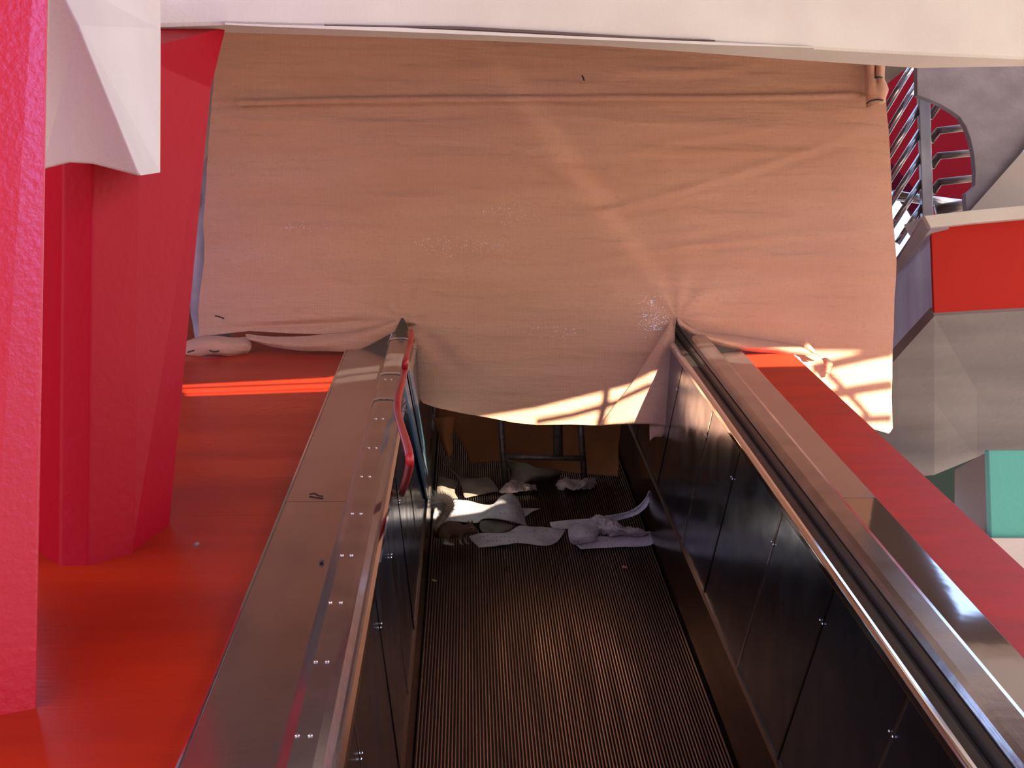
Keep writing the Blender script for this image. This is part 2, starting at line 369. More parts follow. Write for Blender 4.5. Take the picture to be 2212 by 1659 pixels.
# --- overhead beam with rounded lower lip and a slot shaded by a painted strip
bx = [-400, 60, 170, 330, 490, 850, 1100, 1300, 1500, 1700, 1850, 1980, 2212, 2700]
e1 = [60, 60, 57, 54, 49, 58, 68, 78, 87, 99, 108, 115, 125, 145]
e2 = [72, 67, 66, 68, 70, 81, 90, 99, 113, 128, 138, 147, 143, 146]
rings = []
for px, a, b in zip(bx, e1, e2):
    Y = interp(px, [0, 490, 2212], [3.85, 4.1, 5.45])
    p = atY(px, a, Y); q = atZ(px, b, p.z-.006)
    if q.y < Y: q.y = Y+.05
    top = 3.45
    s = .35
    rings.append([Vector((p.x, Y+.02, top)), Vector((p.x, Y-.015, p.z+.25)), Vector((p.x, Y-.006, p.z+.05)), Vector((p.x, Y, p.z+.004)), Vector((p.x, Y+.008, p.z-.004)), q,
                  Vector((q.x, q.y+.05, q.z+.12)), Vector((q.x, q.y+.35, top-.1)), Vector((q.x, q.y+.36, top))])
beam = loft('ceiling', rings, M['plaster'], smooth=False)
struct(beam, 'long cream plaster beam crossing above the hanging cloth')
# slot on the beam edge: dark strip painted for its shade, and a lip
def beam_pt(px, py, off=0):
    Y = interp(px, [0, 490, 2212], [3.85, 4.1, 5.45]); return atY(px, py, Y+off)
def strip(name, top, bot, m, off0=-.022, th=.01, parent=None):
    r = []
    for (x, a, b) in zip([t[0] for t in top], [t[1] for t in top], [t[1] for t in bot]):
        A = beam_pt(x, a, off0); B = beam_pt(x, b, off0)
        r.append([A, B, B+Vector((0, th, 0)), A+Vector((0, th, 0))])
    return loft(name, r, m, parent)
slotm = mat('slot_shade_strip', (.10, .06, .05, 1), .7)
struct(strip('trim_shade_strip', [(700, 53), (1000, 57), (1200, 68), (1400, 80), (1545, 86)], [(700, 54), (1000, 63), (1200, 74), (1400, 85.5), (1545, 88)], slotm), 'dark strip painting the shade of the slot along the overhead beam')
struct(strip('trim_2', [(486, 49), (540, 52), (850, 59), (1200, 76), (1545, 91), (1760, 101)], [(486, 53), (540, 56), (850, 68), (1200, 82), (1545, 97), (1760, 103)], M['plaster'], -.024, .02), 'cream lip below the slot in the overhead beam')
# --- haunch carrying the beam above the middle column
def H(px, py, Y): return atY(px, py, Y)
hv = [H(112, -60, 3.30), H(172, 58, 3.30), H(305, 383, 3.36), H(200, 356, 3.40), H(150, 353, 3.42), H(90, 368, 3.44), H(90, -60, 3.42), H(347, 376, 3.62), H(347, 62, 3.80), H(347, -60, 3.85)]
hc = H(190, 120, 3.5); hb = [hc+(v-hc)*.45+Vector((-.03, .5, .12)) for v in hv]
hf = [(6, 0, 5), (0, 1, 5), (5, 1, 4), (4, 1, 3), (3, 1, 2), (0, 9, 8, 1), (1, 8, 7), (1, 7, 2)]
rim = [6, 5, 4, 3, 2, 7, 8, 9, 0]
hf += [tuple(i+10 for i in f)[::-1] for f in hf]+[(rim[i], rim[(i+1) % 9], rim[(i+1) % 9]+10, rim[i]+10) for i in range(9)]
hm = mesh('ceiling_haunch', hv+hb, hf, M['plaster'], bevel=.006)
struct(hm, 'cream plaster haunch dropping from the beam onto the middle red column')
# ================================================================== COLUMNS (crimson)
def ground(px, py): return onr(px, py, RT-.03)
def prism(name, base, top, m, bevel=.006):
    n = len(base); vs = list(base)+list(top)
    fs = [tuple(range(n))[::-1], tuple(range(n, 2*n))]+[(i, (i+1) % n, n+(i+1) % n, n+i) for i in range(n)]
    return mesh(name, vs, fs, m, bevel=bevel)
# nearest column
b0 = ground(80, 1553); b1 = ground(-40, 1575)
base = [b1, b0, b0+Vector((-.14, .22, 0)), b0+Vector((-.32, .36, 0)), b1+Vector((-.18, .22, 0)), b1+Vector((-.16, .06, 0))]
topz = 3.1
base[2] = wor((base[2].x, loc(base[2]).y, RT-.03)); base[3] = wor((base[3].x, loc(base[3]).y, RT-.03))
tp = [Vector((v.x, v.y, topz)) for v in base]; sh = atY(108, 0, b0.y).x-b0.x
tp[1].x += sh*1.25; tp[2].x += sh*1.25
near_paint = mat('glossy_crimson_paint', (.46, .002, .016, 1), .34, spec=.55, bump=.0014, bscale=70)
tag(prism('column', base, tp, near_paint), 'nearest crimson painted column at the left edge, rising past the frame', 'column', 'crimson columns')
# middle column
q = [ground(60, 1190), ground(92, 1215), ground(128, 1240), ground(192, 1240), ground(290, 1212)]
bk = [wor((q[4].x-.13, loc(q[4]).y+.22, RT-.03)), wor((q[0].x+.02, loc(q[4]).y+.28, RT-.03))]
base = q+bk
ztop = atY(200, 345, 3.45).z
tx = {2: 136, 3: 201, 4: 306}
tp = []
for i, v in enumerate(base):
    w = Vector((v.x, v.y, ztop+.03))
    if i in tx: w.x = atY(tx[i], 362, v.y).x
    tp.append(w)
tag(prism('column', base, tp, M['crimson']), 'middle crimson many-sided column standing under the cream haunch', 'column', 'crimson columns')
# leaning column behind
g0 = ground(280, 1212); g1 = ground(365, 1150)
base = [g0, g1, wor((g1.x-.14, loc(g1).y+.30, RT-.03)), wor((g0.x-.30, loc(g0).y+.40, RT-.03)), wor((g0.x-.30, loc(g0).y+.1, RT-.03))]
m0 = atY(280, 110, g0.y+.05); m1 = atY(457, 192, g1.y+.03)
mid = [m0, m1, m1+Vector((-.16, .34, .02)), m0+Vector((-.3, .45, 0)), m0+Vector((-.3, .1, 0))]
t0 = atY(290, 58, 4.03); t1 = atY(489, 58, 4.16)
tpp = [t0, t1, t1+Vector((-.12, .2, 0)), t0+Vector((-.3, .4, 0)), t0+Vector((-.3, .1, 0))]
tag(loft('column', [base, mid, tpp], M['crimson'], bevel=.006), 'leaning crimson column that widens upward beside the hanging cloth', 'column', 'crimson columns')
# ================================================================== MOVING WALKWAY
walk = empty('moving_walkway'); walk.rotation_euler = (AL, 0, 0)
tag(walk, 'brushed steel moving walkway climbing between red slabs to the hanging cloth', 'moving walkway')
S0, S1 = -1.0, 11.5
def prof(name, pts, s0, s1, m, parent, bevel=0, closed=True, smooth=False):
    """extrude a (x,n) profile along the slope; local walkway space"""
    rings = [[Vector((x, s, n)) for x, n in pts] for s in (s0, s1)]
    return loft(name, rings, m, parent, closed=closed, caps=closed, bevel=bevel, smooth=smooth)
BL, BR = -.138, .705
# ridged pallets
pts = []; P = .0094; x = BL+.004
while x < BR-.006:
    pts += [(x, -.012), (x+.0008, 0), (x+P*.45, 0), (x+P*.45+.0008, -.012)]; x += P
pts = [(BL, -.012)]+pts+[(BR, -.012), (BR, -.06), (BL, -.06)]
belt = prof('pallet_belt', pts, S0, S1, M['belt'], walk)
belt.data.materials.append(M['groove'])
for p_ in belt.data.polygons:
    if p_.center.z < -.003: p_.material_index = 1
def side_points(side):
    if side == 'L':
        return dict(skb=(BL, -.05), skt=(-.146, .20), pb=(-.150, .205), pt=(-.192, .742), sg=-1)
    return dict(skb=(BR, -.05), skt=(.722, .20), pb=(.728, .205), pt=(.772, .742), sg=1)
for side in 'LR':
    d = side_points(side); g = d['sg']
    bal = prof('balustrade', [(d['pt'][0]+g*.012, .742), (d['pb'][0]+g*.02, .20), (d['pb'][0]+g*.02, -.06), (d['pt'][0]+g*.22, -.06), (d['pt'][0]+g*.22, .70), (d['pt'][0]+g*.05, .73)], S0, S1, M['skirt'], walk)
    sk = prof('skirt_panel', [d['skb'], (d['skb'][0]+g*.004, .03), (d['skt'][0], d['skt'][1]), (d['skt'][0]+g*.012, .20), (d['skb'][0]+g*.016, -.05)], S0, S1, M['skirt'], bal)
    ed = prof('skirt_trim', [(d['skt'][0]-g*.003, .198), (d['skt'][0]-g*.003, .203), (d['skt'][0]+g*.010, .206), (d['skt'][0]+g*.014, .196)], S0, S1, M['skirt'], bal)
    # inner lining panels with raked joints
    if side == 'R':
        js = [loc(onr(a, b, .742)).y for a, b in ((1480, 785), (1540, 880), (1613, 965), (1712, 1098), (1833, 1260), (2022, 1492))]
        js = sorted([js[-1]-.72, js[-1]-1.45]+js+[js[0]+.8, js[0]+1.6, js[0]+2.4, js[0]+3.2])
        rk = .30
    else:
        js = [loc(onr(a, b, .742)).y for a, b in ((790, 1262), (738, 1530), (862, 905), (835, 1010), (815, 1120))]
        js = sorted([js[0]-1.9, js[1]-.75]+js+[7.4, 8.4, 9.4, 10.4]); rk = .22
        js = [j for j in js]
    js = [S0-.5]+js+[S1]
    pb, pt = d['pb'], d['pt']
    for i in range(len(js)-1):
        a0, a1 = js[i]+.003, js[i+1]-.003
        r0, r1 = (rk, rk)
        if i == 0: r0 = 0
        if i == len(js)-2: r1 = 0
        vs = []; th = .010*g
        for (s, r) in ((a0, r0), (a1, r1)):
            for o_ in (0, th):
                vs.append((pb[0]+o_, s+r, pb[1])); vs.append((pt[0]+o_, s, pt[1]))
        pn = mesh('lining_panel', vs, [(0, 1, 5, 4), (2, 6, 7, 3), (0, 2, 3, 1), (4, 5, 7, 6), (0, 4, 6, 2), (1, 3, 7, 5)], M['panel'], bal)
        if 0 < i:
            # joint strip with a pair of rivets
            s = js[i]; w = .006
            vs = []
            for e in (-w, w):
                for o_ in (-.002*g, .004*g):
                    vs.append((pb[0]+o_, s+e+r0, pb[1]+.004)); vs.append((pt[0]+o_, s+e, pt[1]-.012))
            st = mesh('joint_strip', vs, [(0, 1, 5, 4), (2, 6, 7, 3), (0, 2, 3, 1), (4, 5, 7, 6), (0, 4, 6, 2), (1, 3, 7, 5)], M['edge'] if i % 2 else M['skirt'], bal)
            t = .80
            for e in (-.012, .012):
                c = Vector((lerp(pb[0], pt[0], t)-g*.002, s+e+r0*(1-t), lerp(pb[1], pt[1], t)))
                ring = [[c+Vector((-g*h, math.cos(k*math.pi/4)*rr, math.sin(k*math.pi/4)*rr)) for k in range(8)] for h, rr in ((0, .004), (.0015, .0035), (.0028, .0015))]
                loft('rivet', ring, M['edge'], bal, smooth=True)
# handrail channel (fixed steel cap) left
hrL = prof('handrail', [(-.200, .742), (-.203, .770), (-.214, .783), (-.228, .788), (-.266, .788), (-.280, .784), (-.288, .772), (-.288, .728), (-.20, .728)], S0, S1, M['steel'], walk, smooth=False)
hrL['label'] = 'left steel handrail cap'
prof('rail_lip', [(-.186, .738), (-.188, .752), (-.196, .756), (-.204, .752), (-.204, .738)], S0, S1, M['edge'], hrL)
for s in [loc(onr(a, b, .788)).y for a, b in ((828, 820), (812, 862), (800, 905), (786, 968), (765, 1030), (750, 1110), (735, 1200), (715, 1302), (682, 1430), (645, 1590))]:
    for e in (-.010, .010):
        c = Vector((-.252+e, s, .788))
        loft('rivet', [[c+Vector((math.cos(k*math.pi/4)*rr, math.sin(k*math.pi/4)*rr, h)) for k in range(8)] for h, rr in ((0, .0045), (.002, .004), (.0032, .0015))], M['edge'], hrL, smooth=True)
# right handrail with inner groove and black moving rail
hrR = prof('handrail', [(.832, .728), (.832, .772), (.838, .784), (.850, .789), (.893, .789), (.904, .784), (.908, .772), (.908, .728)], S0, S1, M['steel'], walk)
hrR['label'] = 'right steel handrail cap'
prof('rail_lip', [(.764, .738), (.765, .756), (.772, .762), (.784, .760), (.787, .738)], S0, S1, M['edge'], hrR, bevel=.003)
prof('rail_groove', [(.786, .735), (.786, .752), (.800, .758), (.812, .752), (.814, .747), (.820, .764), (.830, .768), (.834, .735)], S0, S1, M['rubber'], hrR)
# flat outer decks with joints
jl = loc(onr(660, 1084, .73)).y
for a, b in ((S0, jl-.0015), (jl+.0015, S1)):
    prof('deck_cover', [(-.450, .700), (-.450, .728), (-.446, .7305), (-.292, .7305), (-.290, .70)], a, b, M['deck'], walk)
jr = loc(onr(1885, 1076, .73)).y
prof('deck_cover', [(.908, .700), (.908, .7305), (1.034, .7305), (1.038, .728), (1.038, .70)], jr+.0015, S1, M['deck'], walk)
k = prof('deck_cover', [(.908, .700), (.908, .7305), (1.034, .7305), (1.038, .728), (1.038, .70)], S0, jr-.0015, M['mirror'], walk)
k['label'] = 'polished deck cover'
prof('deck_edge', [(-.292, .728), (-.292, .737), (-.287, .737), (-.287, .728)], S0, jl, M['edge'], walk)
prof('deck_edge', [(-.455, .70), (-.455, .729), (-.450, .7315), (-.449, .70)], S0, S1, M['edge'], walk)
# sky reflection on the left lining, painted as blue and bright strips
M['skystrip'] = mat('blue_sky_reflection', (.30, .70, 1.0, 1), .25, spec=.8, coat=1, coatr=.08)
for (ta, tb, ba, bb, mm) in ((868, 877, 924, 930, 'skystrip'), (879, 882, 931, 933, 'edge'), (884, 892, 934, 938, 'skystrip')):
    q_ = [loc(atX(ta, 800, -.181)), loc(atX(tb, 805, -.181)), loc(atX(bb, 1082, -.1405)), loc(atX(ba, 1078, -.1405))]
    st = mesh('sky_reflection_strip' if mm == 'skystrip' else 'bright_reflection_strip', q_+[v+Vector((-.006, 0, 0)) for v in q_], [(0, 1, 2, 3), (7, 6, 5, 4), (0, 4, 5, 1), (1, 5, 6, 2), (2, 6, 7, 3), (3, 7, 4, 0)], M[mm], walk)
# ================================================================== HANGING CLOTH
YC = 6.15
cloth = empty('hanging_cloth', (0.4, YC, 2.0))
tag(cloth, 'large tan knitted shade cloth hung across the moving walkway, notched over both handrails', 'cloth')
topx = lambda t: lerp(492, 1925, t)
# outline knots along the bottom, left to right
bot = [(424, 726), (470, 722), (540, 715), (620, 720), (700, 722), (770, 722), (830, 708), (860, 690), (872, 686), (878, 700), (886, 730), (896, 790), (902, 850), (912, 870), (940, 880), (1000, 893),
       (1060, 903), (1110, 913), (1160, 918), (1230, 917), (1300, 919), (1350, 917), (1400, 916), (1436, 915), (1444, 860), (1450, 790), (1456, 720), (1461, 686), (1475, 694), (1515, 720), (1560, 735), (1640, 750),
       (1700, 758), (1728, 772), (1745, 800), (1768, 845), (1800, 885), (1850, 915), (1900, 930), (1925, 937), (1934, 925)]
L_ = [0]
for i in range(1, len(bot)): L_.append(L_[-1]+math.hypot(bot[i][0]-bot[i-1][0], .30*(bot[i][1]-bot[i-1][1])))
ts = [l/L_[-1] for l in L_]
edgeL = [(-400, 230), (-60, 330), (0, 462), (20, 484), (70, 477), (110, 462), (160, 453), (200, 448), (260, 444), (330, 439), (400, 438), (480, 433), (520, 437), (560, 438), (640, 430), (700, 427), (740, 424)]
edgeR = [(20, 1925), (160, 1918), (230, 1922), (300, 1925), (460, 1932), (560, 1938), (680, 1934), (780, 1932), (860, 1930), (935, 1934)]
NU, NV = 430, 330
CREASES = [(640, 500, 1040, 468, -.006, 7), (1130, 505, 1860, 292, -.008, 10), (1090, 352, 1780, 318, -.006, 9), (1240, 566, 1860, 497, -.007, 8), (1280, 172, 1680, 128, -.008, 11), (1060, 300, 1320, 425, -.006, 10),
           (980, 400, 1240, 420, -.004, 7), (1280, 470, 1600, 395, -.006, 8), (560, 330, 900, 322, -.004, 8), (620, 610, 1000, 590, -.005, 8), (980, 640, 1380, 600, -.004, 9), (470, 262, 700, 255, -.005, 8), (1380, 330, 1700, 262, -.005, 8),
           (900, 520, 1200, 560, -.004, 8), (1480, 640, 1900, 600, -.004, 9), (1180, 250, 1560, 268, -.004, 7), (1330, 530, 1640, 470, -.005, 7)]
vs = []; topxs = []
for i in range(NU+1):
    t = i/NU
    bxp = interp(t, ts, [p[0] for p in bot]); byp = interp(t, ts, [p[1] for p in bot])
    tx_ = lerp(494, 1925, lerp(t, (bxp-424)/(1934-424), .75))
    for j in range(NV+1):
        q_ = j/NV; py = lerp(-380, 672, q_/.8) if q_ <= .8 else lerp(672, byp, (q_-.8)/.2); v = max(0, min(1, (py-20)/(byp-20))); px = lerp(tx_, bxp, min(1, max(0, (py-20)/652.))**1.3)
        eL = interp(py, [e[0] for e in edgeL], [e[1] for e in edgeL]); eR = interp(py, [e[0] for e in edgeR], [e[1] for e in edgeR])
        nl = lerp(494, 424, max(v, 0)); nr = lerp(1925, 1934, max(v, 0))
        wl = max(0, 1-(px-nl)/120.); wr = max(0, 1-(nr-px)/120.)
        px += (eL-nl)*wl+(eR-nr)*wr
        p = atY(px, py, YC)
        # wrinkles: horizontal sags, folds running from the notches
        w = noise.noise(Vector((p.x*.9, 3, p.z*3.6)))*.022+noise.noise(Vector((p.x*1.6+p.z*.9, 8, p.z*7)))*.011+noise.noise(Vector((p.x*3-p.z, 1, p.z*14)))*.004
        for ax, ay, s_ in ((872, 690, 1), (1461, 690, -1)):
            dx, dy = px-ax, py-ay; r = math.hypot(dx, dy)+1; an = math.atan2(dy, dx)
            w += .0035*math.sin(an*9+s_)*math.exp(-r/200.)*min(1, r/40.)
        for (xa, ya, xb, yb, am, wd) in CREASES:
            tt = (px-xa)/(xb-xa)
            if -.02 < tt < 1.02:
                dy_ = py-(ya+(yb-ya)*tt)-7*math.sin(tt*5+xa); f_ = math.sin(math.pi*min(1, max(0, tt)))**.6
                w += am*f_*(math.exp(-(dy_/wd)**2)-.6*math.exp(-((dy_-wd*1.5)/wd)**2))
        # seam fold
        ys = interp(px, [460, 900, 1400, 1860], [216, 212, 211, 206])
        w += -.005*math.exp(-((py-ys)/5.)**2)+.003*math.exp(-((py-ys-9)/6.)**2)
        # diagonal folds beside the left flap
        dd = (py-(700+(px-895)*.95)); w += .016*math.exp(-(dd/26.)**2)*(1 if 880 < px < 1060 and py < 870 else 0)*math.exp(-((px-950)/60.)**2)
        # left lower drape
        w += .02*math.exp(-((py-(712-(px-430)*.05))/7.)**2)*math.exp(-((px-640)/180.)**2)
        # edges curl back
        p.y += w+.05*wl*wl+.03*wr*wr
        # flap edge curl at the left side of the centre drop
        if px < 915 and px > 870 and py > 700: p.y += .05*((915-px)/45.)**2
        vs.append(p)
fs = [(i*(NV+1)+j, (i+1)*(NV+1)+j, (i+1)*(NV+1)+j+1, i*(NV+1)+j+1) for i in range(NU) for j in range(NV)]
main = mesh('cloth_panel', vs, fs, M['cloth'], smooth=True, recalc=False)
# stitched seam, two rows
sp_ = [atY(px, py, YC-.022) for px, py in ((505, 222), (620, 219), (760, 216), (1000, 213), (1300, 211), (1600, 211), (1862, 205))]
seam = sheet('seam', [[p+Vector((0, 0, .009)) for p in sp_], [p+Vector((0, -.004, 0)) for p in sp_], [p+Vector((0, 0, -.012)) for p in sp_]], M['cloth'], k=5, th=.004, amp=.0015, fr=6)
# corner flap folded forward over the sunlit hem
def C(px, py, dy=0): return atY(px, py, YC+dy)
flap = sheet('corner_flap', [[C(1452, 690, -.035), C(1453, 700, -.04), C(1455, 705, -.04), C(1458, 700, -.03)],
                             [C(1400, 775, -.03), C(1420, 775, -.07), C(1440, 775, -.055), C(1455, 775, -.035)],
                             [C(1345, 855, -.03), C(1385, 857, -.075), C(1420, 858, -.08), C(1448, 860, -.05)],
                             [C(1293, 919, -.02), C(1340, 916, -.07), C(1400, 915, -.10), C(1440, 922, -.06)]], M['cloth'], k=8, th=.003, amp=.003, fr=8)
curl = sheet('corner_curl', [[C(1403, 916, -.07), C(1422, 916, -.075), C(1437, 918, -.065), C(1441, 922, -.04)],
                             [C(1403, 934, -.06), C(1422, 936, -.06), C(1436, 934, -.05), C(1440, 928, -.03)],
                             [C(1404, 952, -.05), C(1412, 944, -.05), C(1428, 943, -.04), C(1438, 935, -.02)]], M['cloth'], k=6, th=.003)
# folded hems
hemL = sheet('folded_hem', [[C(530, 722, -.02), C(610, 728, -.03), C(700, 722, -.03), C(780, 715, -.03), C(866, 688, -.03)],
                            [C(535, 732, -.04), C(610, 742, -.07), C(700, 742, -.08), C(780, 728, -.06), C(862, 696, -.04)],
                            [C(545, 736, -.02), C(600, 751, -.05), C(680, 758, -.06), C(770, 756, -.05), C(852, 716, -.03)]], M['cloth'], k=7, th=.003, amp=.003)
hemR = sheet('folded_hem', [[C(1462, 685, -.03), C(1510, 714, -.03), C(1600, 728, -.03), C(1690, 742, -.03), C(1742, 748, -.02)],
                            [C(1466, 700, -.05), C(1510, 722, -.08), C(1600, 745, -.09), C(1690, 752, -.08), C(1745, 756, -.05)],
                            [C(1475, 710, -.03), C(1525, 738, -.05), C(1600, 756, -.06), C(1690, 764, -.05), C(1760, 768, -.04)]], M['cloth'], k=7, th=.003, amp=.003)
lift = sheet('turned_corner', [[C(1737, 732, -.05), C(1739, 732, -.05), C(1741, 734, -.05)], [C(1737, 752, -.05), C(1745, 750, -.06), C(1754, 750, -.05)], [C(1748, 762, -.04), C(1760, 763, -.05), C(1772, 770, -.03)]], M['cloth'], k=5, th=.003)
lift2 = sheet('turned_corner', [[C(1775, 774, -.05), C(1785, 773, -.06), C(1797, 782, -.04)], [C(1780, 784, -.05), C(1788, 786, -.06), C(1798, 790, -.04)], [C(1784, 806, -.03), C(1786, 806, -.03), C(1789, 807, -.02)]], M['cloth'], k=5, th=.003)
# rolled vertical edge, top right, tied with black ties
roll = sheet('rolled_edge', [[C(1868, 130, -.01), C(1872, 130, -.06), C(1884, 130, -.07), C(1892, 130, -.02), C(1893, 130, -.05), C(1903, 130, -.06), C(1912, 130, -.01)],
                             [C(1868, 160, -.01), C(1872, 160, -.06), C(1884, 160, -.07), C(1891, 160, -.02), C(1892, 160, -.05), C(1902, 160, -.06), C(1910, 160, -.01)],
                             [C(1869, 172, -.01), C(1874, 172, -.07), C(1886, 174, -.08), C(1893, 172, -.06), C(1900, 172, -.07), C(1907, 172, -.06), C(1911, 171, -.01)],
                             [C(1869, 195, -.01), C(1875, 196, -.07), C(1885, 197, -.08), C(1893, 196, -.08), C(1905, 196, -.08), C(1915, 194, -.06), C(1919, 192, -.01)],
                             [C(1871, 212, -.01), C(1876, 215, -.05), C(1885, 216, -.06), C(1893, 216, -.06), C(1903, 215, -.06), C(1910, 213, -.05), C(1914, 210, -.01)],
                             [C(1871, 232, -.01), C(1880, 230, -.05), C(1890, 227, -.06), C(1898, 225, -.06), C(1904, 224, -.05), C(1908, 222, -.04), C(1912, 222, -.01)]], M['cloth'], k=5, th=.003, amp=.002)
ties = [tube('cable_tie', [C(*p, -.09) for p in ((1889, 168), (1896, 166.5), (1906, 167.5))], .0035, M['black'], seg=6),
        tube('cable_tie', [C(*p, -.075) for p in ((1872, 224), (1878, 219), (1885, 217), (1896, 215), (1908, 217))], .0035, M['black'], seg=6),
        tube('cable_tie', [C(*p, -.03) for p in ((1257, 163), (1260, 168), (1262, 174))], .003, M['black'], seg=6),
        tube('cable_tie', [C(*p, -.02) for p in ((464, 682), (473, 684), (484, 688))], .003, M['black'], seg=6)]
# bunched end lying on the red floor
bunch = sheet('bunched_end', [[C(404, 738, .0), C(440, 727, -.02), C(490, 728, -.03), C(538, 730, .0)],
                              [C(402, 750, -.04), C(440, 740, -.10), C(490, 742, -.10), C(543, 742, -.03)],
                              [C(402, 763, -.04), C(440, 757, -.10), C(490, 758, -.10), C(540, 756, -.03)],
                              [C(404, 765, -.03), C(440, 766, -.08), C(490, 766, -.08), C(534, 764, -.02)]], M['cloth'], k=8, th=.004, amp=.007, fr=13)
ties2 = [tube('cable_tie', [C(*p, -.125) for p in ((405, 761), (412, 759), (420, 757))], .003, M['black'], seg=6),
         tube('cable_tie', [C(*p, -.13) for p in ((452, 757), (462, 760), (474, 758))], .003, M['black'], seg=6)]
adopt(cloth, main, flap, hemL, hemR, lift, lift2, roll, *ties, seam)
adopt(cloth, bunch); adopt(bunch, *ties2)
for t_ in ties2: t_.parent = bunch; t_.matrix_parent_inverse = Matrix.Identity(4)
bunch.parent = cloth; bunch.matrix_parent_inverse = cloth.matrix_basis.inverted()
curl.parent = flap
for t_ in ties: t_['label'] = 'black cable tie'
# second, greyer cloth edge seen beside the panel on the left
gc = sheet('grey_cloth', [[C(452, 330, .12), C(462, 330, .13), C(500, 330, .14)], [C(438, 360, .11), C(450, 360, .12), C(500, 360, .14)], [C(432, 400, .11), C(444, 400, .12), C(500, 400, .14)], [C(429, 440, .10), C(440, 440, .12), C(500, 440, .14)], [C(418, 520, .10), C(430, 520, .08), C(500, 520, .14)], [C(412, 590, .12), C(425, 600, .09), C(500, 600, .14)],
                          [C(412, 660, .12), C(430, 660, .10), C(500, 650, .14)], [C(424, 742, .12), C(440, 742, .12), C(500, 742, .14)]], M['greywall'], k=6, th=.003, amp=.008, fr=9)
tag(gc, 'grey cloth edge sticking out behind the left side of the tan cloth', 'cloth')
# ================================================================== BEHIND THE CLOTH
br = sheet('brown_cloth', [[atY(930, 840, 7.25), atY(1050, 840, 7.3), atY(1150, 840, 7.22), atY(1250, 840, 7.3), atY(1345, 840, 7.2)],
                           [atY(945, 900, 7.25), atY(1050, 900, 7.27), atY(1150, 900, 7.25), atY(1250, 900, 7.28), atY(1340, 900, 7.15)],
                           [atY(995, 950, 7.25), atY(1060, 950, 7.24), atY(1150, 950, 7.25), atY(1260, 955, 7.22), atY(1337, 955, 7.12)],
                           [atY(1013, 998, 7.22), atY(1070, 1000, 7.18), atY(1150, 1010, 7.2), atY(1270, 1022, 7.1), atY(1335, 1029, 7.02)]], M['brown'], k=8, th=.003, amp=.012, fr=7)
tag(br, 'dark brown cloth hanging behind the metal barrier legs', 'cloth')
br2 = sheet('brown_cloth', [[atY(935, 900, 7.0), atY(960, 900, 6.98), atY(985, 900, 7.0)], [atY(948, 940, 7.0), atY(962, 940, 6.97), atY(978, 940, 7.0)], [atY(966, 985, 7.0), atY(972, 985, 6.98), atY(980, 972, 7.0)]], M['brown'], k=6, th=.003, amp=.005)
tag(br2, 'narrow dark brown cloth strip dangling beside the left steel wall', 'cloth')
# barrier frame
YB = 6.93
bar = empty('metal_barrier', onr(1175, 1046, .0))
tag(bar, 'dull metal barrier frame standing on the walkway in front of brown cloth', 'barrier')
def ft(px, py): p = onr(px, py, 0); return p
l1 = [atY(1080, 700, 6.98), atY(1083, 930, 6.97), onr(1092, 1046, .004)]
l2 = [atY(1252, 700, 6.98), atY(1255, 930, 6.97), onr(1263, 1041, .004)]
parts = [tube('leg', l1, .0135, M['galv'], seg=14), tube('leg', l2, .0135, M['galv'], seg=14),
         tube('crossbar', [atY(1093, 986, 6.97), atY(1258, 990, 6.97)], .0125, M['galv'], seg=14),
         tube('centre_post', [atY(1203, 700, 6.95), atY(1206, 986, 6.95)], .021, M['galv'], seg=16),
         tube('top_rail', [atY(1080, 702, 6.98), atY(1252, 702, 6.98)], .0135, M['galv'], seg=14)]
adopt(bar, *parts)
# ---- litter on the pallets: nets of (px, py, height above the belt)
def R(px, py, n): return onr(px, py, n)
def lit(name, rows, m, label, cat, k=6, th=.003, amp=.003, fr=14, seed=0, group=None):
    o = sheet(name, [[R(*p) for p in r] for r in rows], m, k=k, th=th, amp=amp, fr=fr, seed=seed)
    return tag(o, label, cat, group)
lit('rag', [[(1078, 1062, .004), (1100, 1040, .03), (1118, 1038, .02), (1140, 1048, .03), (1155, 1046, .01)],
            [(1082, 1064, .004), (1102, 1050, .035), (1122, 1048, .02), (1138, 1052, .035), (1157, 1054, .012)],
            [(1088, 1066, .004), (1108, 1064, .01), (1126, 1061, .02), (1142, 1060, .01), (1157, 1058, .006)]], M['rag'], 'crumpled pinkish rag bunched under the left barrier leg', 'rag', k=9, amp=.009, fr=48)
lit('rag', [[(1200, 1045, .004), (1216, 1034, .03), (1240, 1036, .02), (1262, 1034, .035), (1288, 1034, .01)],
            [(1203, 1050, .012), (1220, 1044, .035), (1242, 1044, .02), (1264, 1044, .035), (1287, 1043, .012)],
            [(1207, 1056, .004), (1222, 1058, .006), (1242, 1058, .02), (1264, 1057, .01), (1282, 1052, .004)]], M['rag'], 'crumpled pinkish rag bunched under the right barrier leg', 'rag', k=9, amp=.010, fr=48, seed=4)
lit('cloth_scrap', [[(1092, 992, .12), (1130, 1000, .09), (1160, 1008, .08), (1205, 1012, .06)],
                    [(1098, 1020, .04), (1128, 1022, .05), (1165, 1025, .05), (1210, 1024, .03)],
                    [(1100, 1044, .004), (1132, 1050, .004), (1140, 1040, .01), (1200, 1034, .004)]], M['paper'], 'dim grey cloth heap lying behind and between the barrier legs', 'cloth', amp=.01, fr=9)
